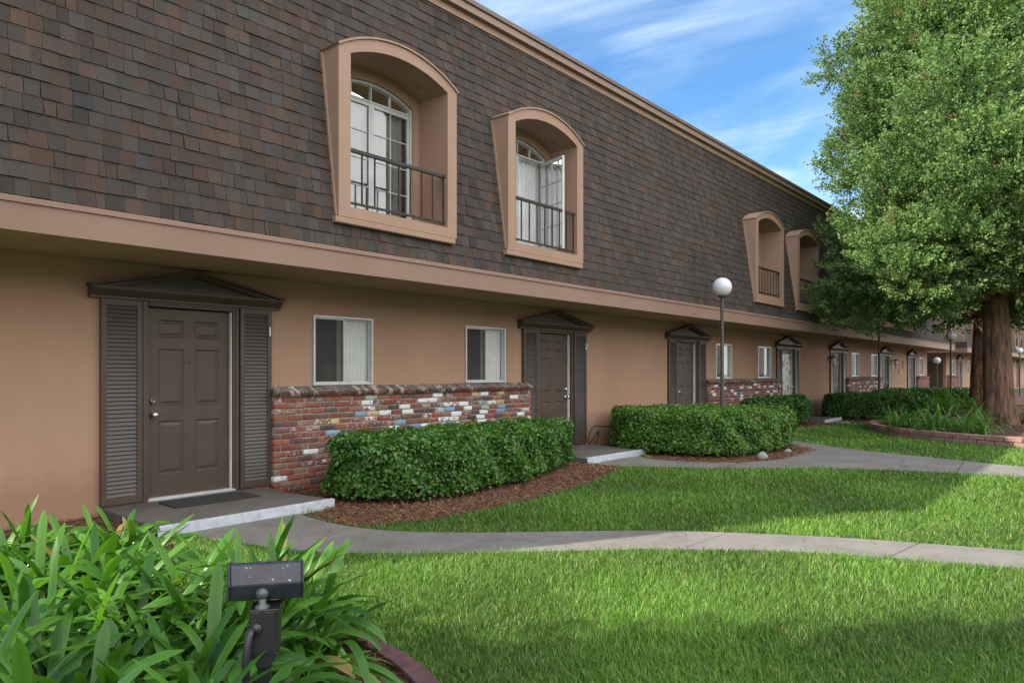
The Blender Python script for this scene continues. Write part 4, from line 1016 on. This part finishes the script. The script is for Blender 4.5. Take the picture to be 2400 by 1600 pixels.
EX = [(L_*a+F_*b+Z_*z, c*1.1) for a, b, z, c in ((3.1, .3, 3.05, .8), (2.5, .9, 3.15, .75), (3.5, -.6, 3.2, .8), (2.9, 1.5, 3.4, .8), (3.5, .4, 3.7, .8), (3.4, 1.4, 4.1, .85), (1.7, .8, 3.6, .75), (1.6, 1.6, 4.0, .8), (.5, 1.2, 3.75, .7), (-.3, 1.3, 4.0, .75), (-1.0, 1.0, 3.9, .7), (.9, 1.9, 4.6, .8), (0, 1.8, 4.8, .8), (-1.0, 1.8, 4.9, .8), (2.2, 2.2, 4.7, .9))]
tree((21.8, -5.3, .08), 14.6, PROF1, .36, 'nearer big cedar with shaggy grey brown trunk in the brick tree ring', M['bark'], 21, 104, 1400000, .060, CED, zl=3.35, extra=EX, cl_r=(.9, 1.35))
tree((30.9, -3.75, .08), 14.0, [(3.4, 2.5), (5, 4.2), (7, 4.6), (10, 3.6), (14, .6)], .40, 'rear cedar with furrowed red brown trunk, half hidden by the nearer trunk', M['bark2'], 33, 70, 200000, .11, CED, zl=4.0)

tree((-4.28, -3.45, 0), 9.8, [(1.8, 1.4), (3, 2.0), (6, 2.0), (8, 1.2), (9.5, .2)], .16, 'slender cedar left of the front bed, dappling it with shade', M['bark'], 55, 52, 420000, .080, CED, cl_r=(.7, 1.05))

# ------------------------------------------------------------------ globe lamp posts
def lamp(loc, hz, label, rg=.175):
    root = empty('lamp_post', loc); tag(root, label, 'lamp post', 'globe lamp posts')
    m = MB(); m.lathe([(.055, 0), (.055, .03), (.033, .05), (.031, hz-rg-.02), (.045, hz-rg-.018), (.045, hz-rg+.0)], 16); m.build('post', M['post'], root)
    m = MB(); m.lathe([(.062, hz-rg-.012), (.085, hz-rg+.004), (.085, hz-rg+.02)], 20); m.build('globe_holder', M['post'], root, smooth=False)
    m = MB(); th0 = math.asin(.08/rg); m.lathe([(rg*math.sin(a), hz-rg*math.cos(a)) for a in np.linspace(th0, math.pi-.02, 22)], 32); m.build('globe', M['globe'], root, smooth=True)
    return root
lamp((12.36, -2.1, 0), 3.02, 'nearest globe lamp, white ball on a brown pole rising from the broad hedge')
lamp((25.2, -1.67, 0), 3.25, 'slim pole whose globe is lost in the cedar foliage, rising from the dark hedge')
lamp((30.4, -2.85, 0), 2.8, 'tall far globe lamp just left of the cedar trunks')
lamp((42.5, -.3, 0), 2.06, 'short globe lamp in front of the gap between the buildings')
lamp((52.8, -2.9, 0), 2.75, 'farthest globe lamp, at the right edge of the picture beyond the trunks')

# ------------------------------------------------------------------ floodlight in the front bed
FL = empty('garden_floodlight', (1.37, -5.31, .01), rz=math.radians(40.994-90+12)); tag(FL, 'weathered black floodlight on a stake among the strap leaves', 'floodlight')
m = MB(); prof = [(-.055, .738), (-.050, .744), (.030, .744), (.085, .735), (.10, .60), (.09, .588), (.055, .60), (-.052, .602), (-.072, .650)]
prof = [(-.02, .742), (.03, .735), (.115, .60), (.105, .588), (.04, .598), (-.012, .604), (-.048, .668), (-.030, .736)]
hwx = lambda y: .120+.22*(y+.048)
hwr = lambda y: .128-.14*(y+.048)
n_ = len(prof); m.v = [(-hwx(y), y, z) for y, z in prof]+[(hwr(y), y, z) for y, z in prof]
m.f = [tuple(range(n_)), tuple(range(2*n_-1, n_-1, -1))]+[(k, n_+k, n_+(k+1) % n_, (k+1) % n_) for k in range(n_)]
m.build('housing', M['flood'], FL, bevel=.006)
m = MB()
for sx in (-1, 1):
    m = MB(); q = [(y*1.04, .668+(z-.668)*1.04) for y, z in prof]; k_ = hwx if sx < 0 else hwr
    m.v = [(sx*(k_(y)+.0005), y, z) for y, z in q]+[(sx*(k_(y)+.007), y, z) for y, z in q]
    m.f = [tuple(range(n_)), tuple(range(2*n_-1, n_-1, -1))]+[(k, n_+k, n_+(k+1) % n_, (k+1) % n_) for k in range(n_)]
    m.build('end_cap', M['flood'], FL, bevel=.003)
m = MB(); m.lathe([(.004, -.055), (.016, -.052), (.024, -.04), (.024, -.02), (.018, -.005)], 12, (-.012, .635), 'y'); m.lathe([(.026, .575), (.026, .59), (.014, .60), (.016, .635), (.006, .65)], 12, (-.012, -.035)); m.build('knuckle', M['zinc'], FL, smooth=True)
m = MB(); m.prism_z([(-.052, -.055), (.034, -.055), (.046, -.035), (.046, .045), (-.052, .045)], .42, .575); m.box(-.056, .050, -.06, .05, .575, .584); m.build('junction_box', M['flood2'], FL, bevel=.006)
m = MB(); m.tube([(-.045, -.065, .52), (-.050, -.085, .50), (-.060, -.09, .42), (-.06, -.085, .2), (-.055, -.07, 0)], .014, 10); m.lathe([(.022, -.07), (.022, -.055)], 12, (-.030, .515), 'y'); m.build('conduit', M['flood2'], FL, smooth=True)
m = MB(); m.box(-.032, .016, -.025, .025, -.02, .42); m.prism_y([(-.052, .42), (.046, .42), (.012, .365), (-.03, .365)], -.045, .035); m.build('stake', M['flood2'], FL, bevel=.004)
m = MB(); r = random.Random(4)
for k in range(9):
    x = r.uniform(-.10, .10); f = r.random(); y = -.030-(.018*f); z = .736-.068*f; s = r.uniform(.0008, .0022)
    m.box(x-s*1.6, x+s*1.6, y-.0022, y-.0002, z-s, z+s)
m.build('paint_chips', M['speck'], FL)

# ------------------------------------------------------------------ brick edging of the front bed, brick tree rings
def edging():
    ctr = smooth_poly([(1.2, -2.80), (1.80, -3.35), (2.18, -4.05), (2.31, -4.6), (2.24, -5.12), (1.98, -5.74), (1.52, -6.36)], 3, False)
    p = resample(ctr, 400); d = np.concatenate([[0], np.cumsum(np.linalg.norm(np.diff(p, axis=0), axis=1))]); root = MB(); s = 0; r = random.Random(2)
    while s < d[-1]-.22:
        q = [np.array([np.interp(v, d, p[:, 0]), np.interp(v, d, p[:, 1])]) for v in (s, s+.2)]
        t = unit(q[1]-q[0]); n = np.array([-t[1], t[0]])*.05; z = .055+r.uniform(-.006, .006)
        root.prism_z([tuple(q[0]-n), tuple(q[1]-n), tuple(q[1]+n), tuple(q[0]+n)][::1], -.03, z); s += .212
    o = root.build('brick_edging', M['edging'], bevel=.006); tag(o, 'curved dark red brick edging along the front bed, beside the lawn', 'edging')
edging()
def ring_wall(c, R, label, seed, hz=.105):
    root = MB(); r = random.Random(seed)
    for row in range(2):
        n = int(2*math.pi*R/.30); off = .5 if row else 0
        for k in range(n):
            a0 = (k+off+.03)/n*2*math.pi; a1 = (k+off+.97)/n*2*math.pi; dr = r.uniform(-.012, .012)
            pts = [((R+q+dr)*math.cos(a)+c[0], (R+q+dr)*math.sin(a)+c[1]) for q, a in ((-.08, a0), (-.08, a1), (.08, a1), (.08, a0))]
            root.prism_z(pts[::-1], row*hz+.0-.01*(1-row), (row+1)*hz-.008)
    o = root.build('tree_ring', M['ring'], bevel=.008); tag(o, label, 'planter wall', 'brick tree rings'); return o
ring_wall(RING_C, RING_R+.06, 'low two-course pink brick ring round the nearer cedar and its strap leaves', 1)
ring_wall(RING2_C, RING2_R+.06, 'low brick ring round the rear cedar, behind the nearer trunk', 2)

# ------------------------------------------------------------------ small things
def rock(loc, s, label, seed):
    r = np.random.default_rng(seed); V = []; nu, nv = 14, 9; m = MB(); k = r.normal(0, 1, (6, 3)); ph = r.random(6)*6
    for j in range(nv+1):
        for i in range(nu):
            t = math.pi*j/nv; a = 2*math.pi*i/nu; u = np.array([math.sin(t)*math.cos(a), math.sin(t)*math.sin(a), math.cos(t)])
            f = 1+.10*sum(math.sin(float(k[q] @ u)*2.2+ph[q]) for q in range(6)); m.v.append(tuple(u*np.array(s)*f))
    for j in range(nv):
        for i in range(nu): m.f.append((j*nu+i, (j+1)*nu+i, (j+1)*nu+(i+1) % nu, j*nu+(i+1) % nu))
    o = m.build('rock', M['rock'], None, loc); tag(o, label, 'rock', 'rocks in the mulch'); return o
rock((11.55, -3.16, .04), (.11, .08, .085), 'bluish grey rock in the mulch in front of the lamp post hedge', 1)
rock((12.75, -3.14, .02), (.09, .07, .05), 'small flat rock at the right corner of the lamp post hedge', 2)
rock((21.35, -1.62, .0), (.30, .22, .04), 'pale flat stone on the mulch right of the fourth doorstep', 3)
m = MB(); pts = [(11.3, -.35, .42)]+[(11.02-.16*math.sin(a), -.16-.10*math.cos(a)*.4, .25+.19*math.cos(a)) for a in np.linspace(-.3, 5.2, 22)]+[(10.85, -.12, .04), (10.6, -.1, .02), (10.2, -.12, .108)]
m.tube(pts, .010, 8); o = m.build('garden_hose', M['hose'], smooth=True); tag(o, 'thin black hose looped against the wall right of door 2', 'hose')
# parking sign far right
S = empty('parking_sign', (58.6, -4.1, 0), rz=math.radians(-90)); tag(S, 'small blue parking sign with white wheelchair symbol right of the near trunk', 'sign')
m = MB(); m.box(-.02, .02, .0, .04, 0, 1.15); m.build('post', M['alu'], S)
m = MB(); m.box(-.19, .19, -.012, 0, .66, 1.12); m.build('panel', M['blue'], S)
m = MB(); m.lathe([(.032, -.018), (.032, -.0125)], 12, (-.03, 1.05), 'y'); m.prism_y([(-.05, 1.0), (-.01, 1.0), (.0, .90), (.08, .90), (.11, .76), (.08, .75), (.055, .87), (-.04, .87)], -.018, -.0125)
for a in np.linspace(2.2, 5.6, 14):
    q = [(.0+R*math.cos(b), .83+R*math.sin(b)) for R, b in ((.085, a), (.105, a), (.105, a+.28), (.085, a+.28))]; m.prism_y(q, -.0175, -.0125)
m.build('wheelchair_symbol', M['num'], S)
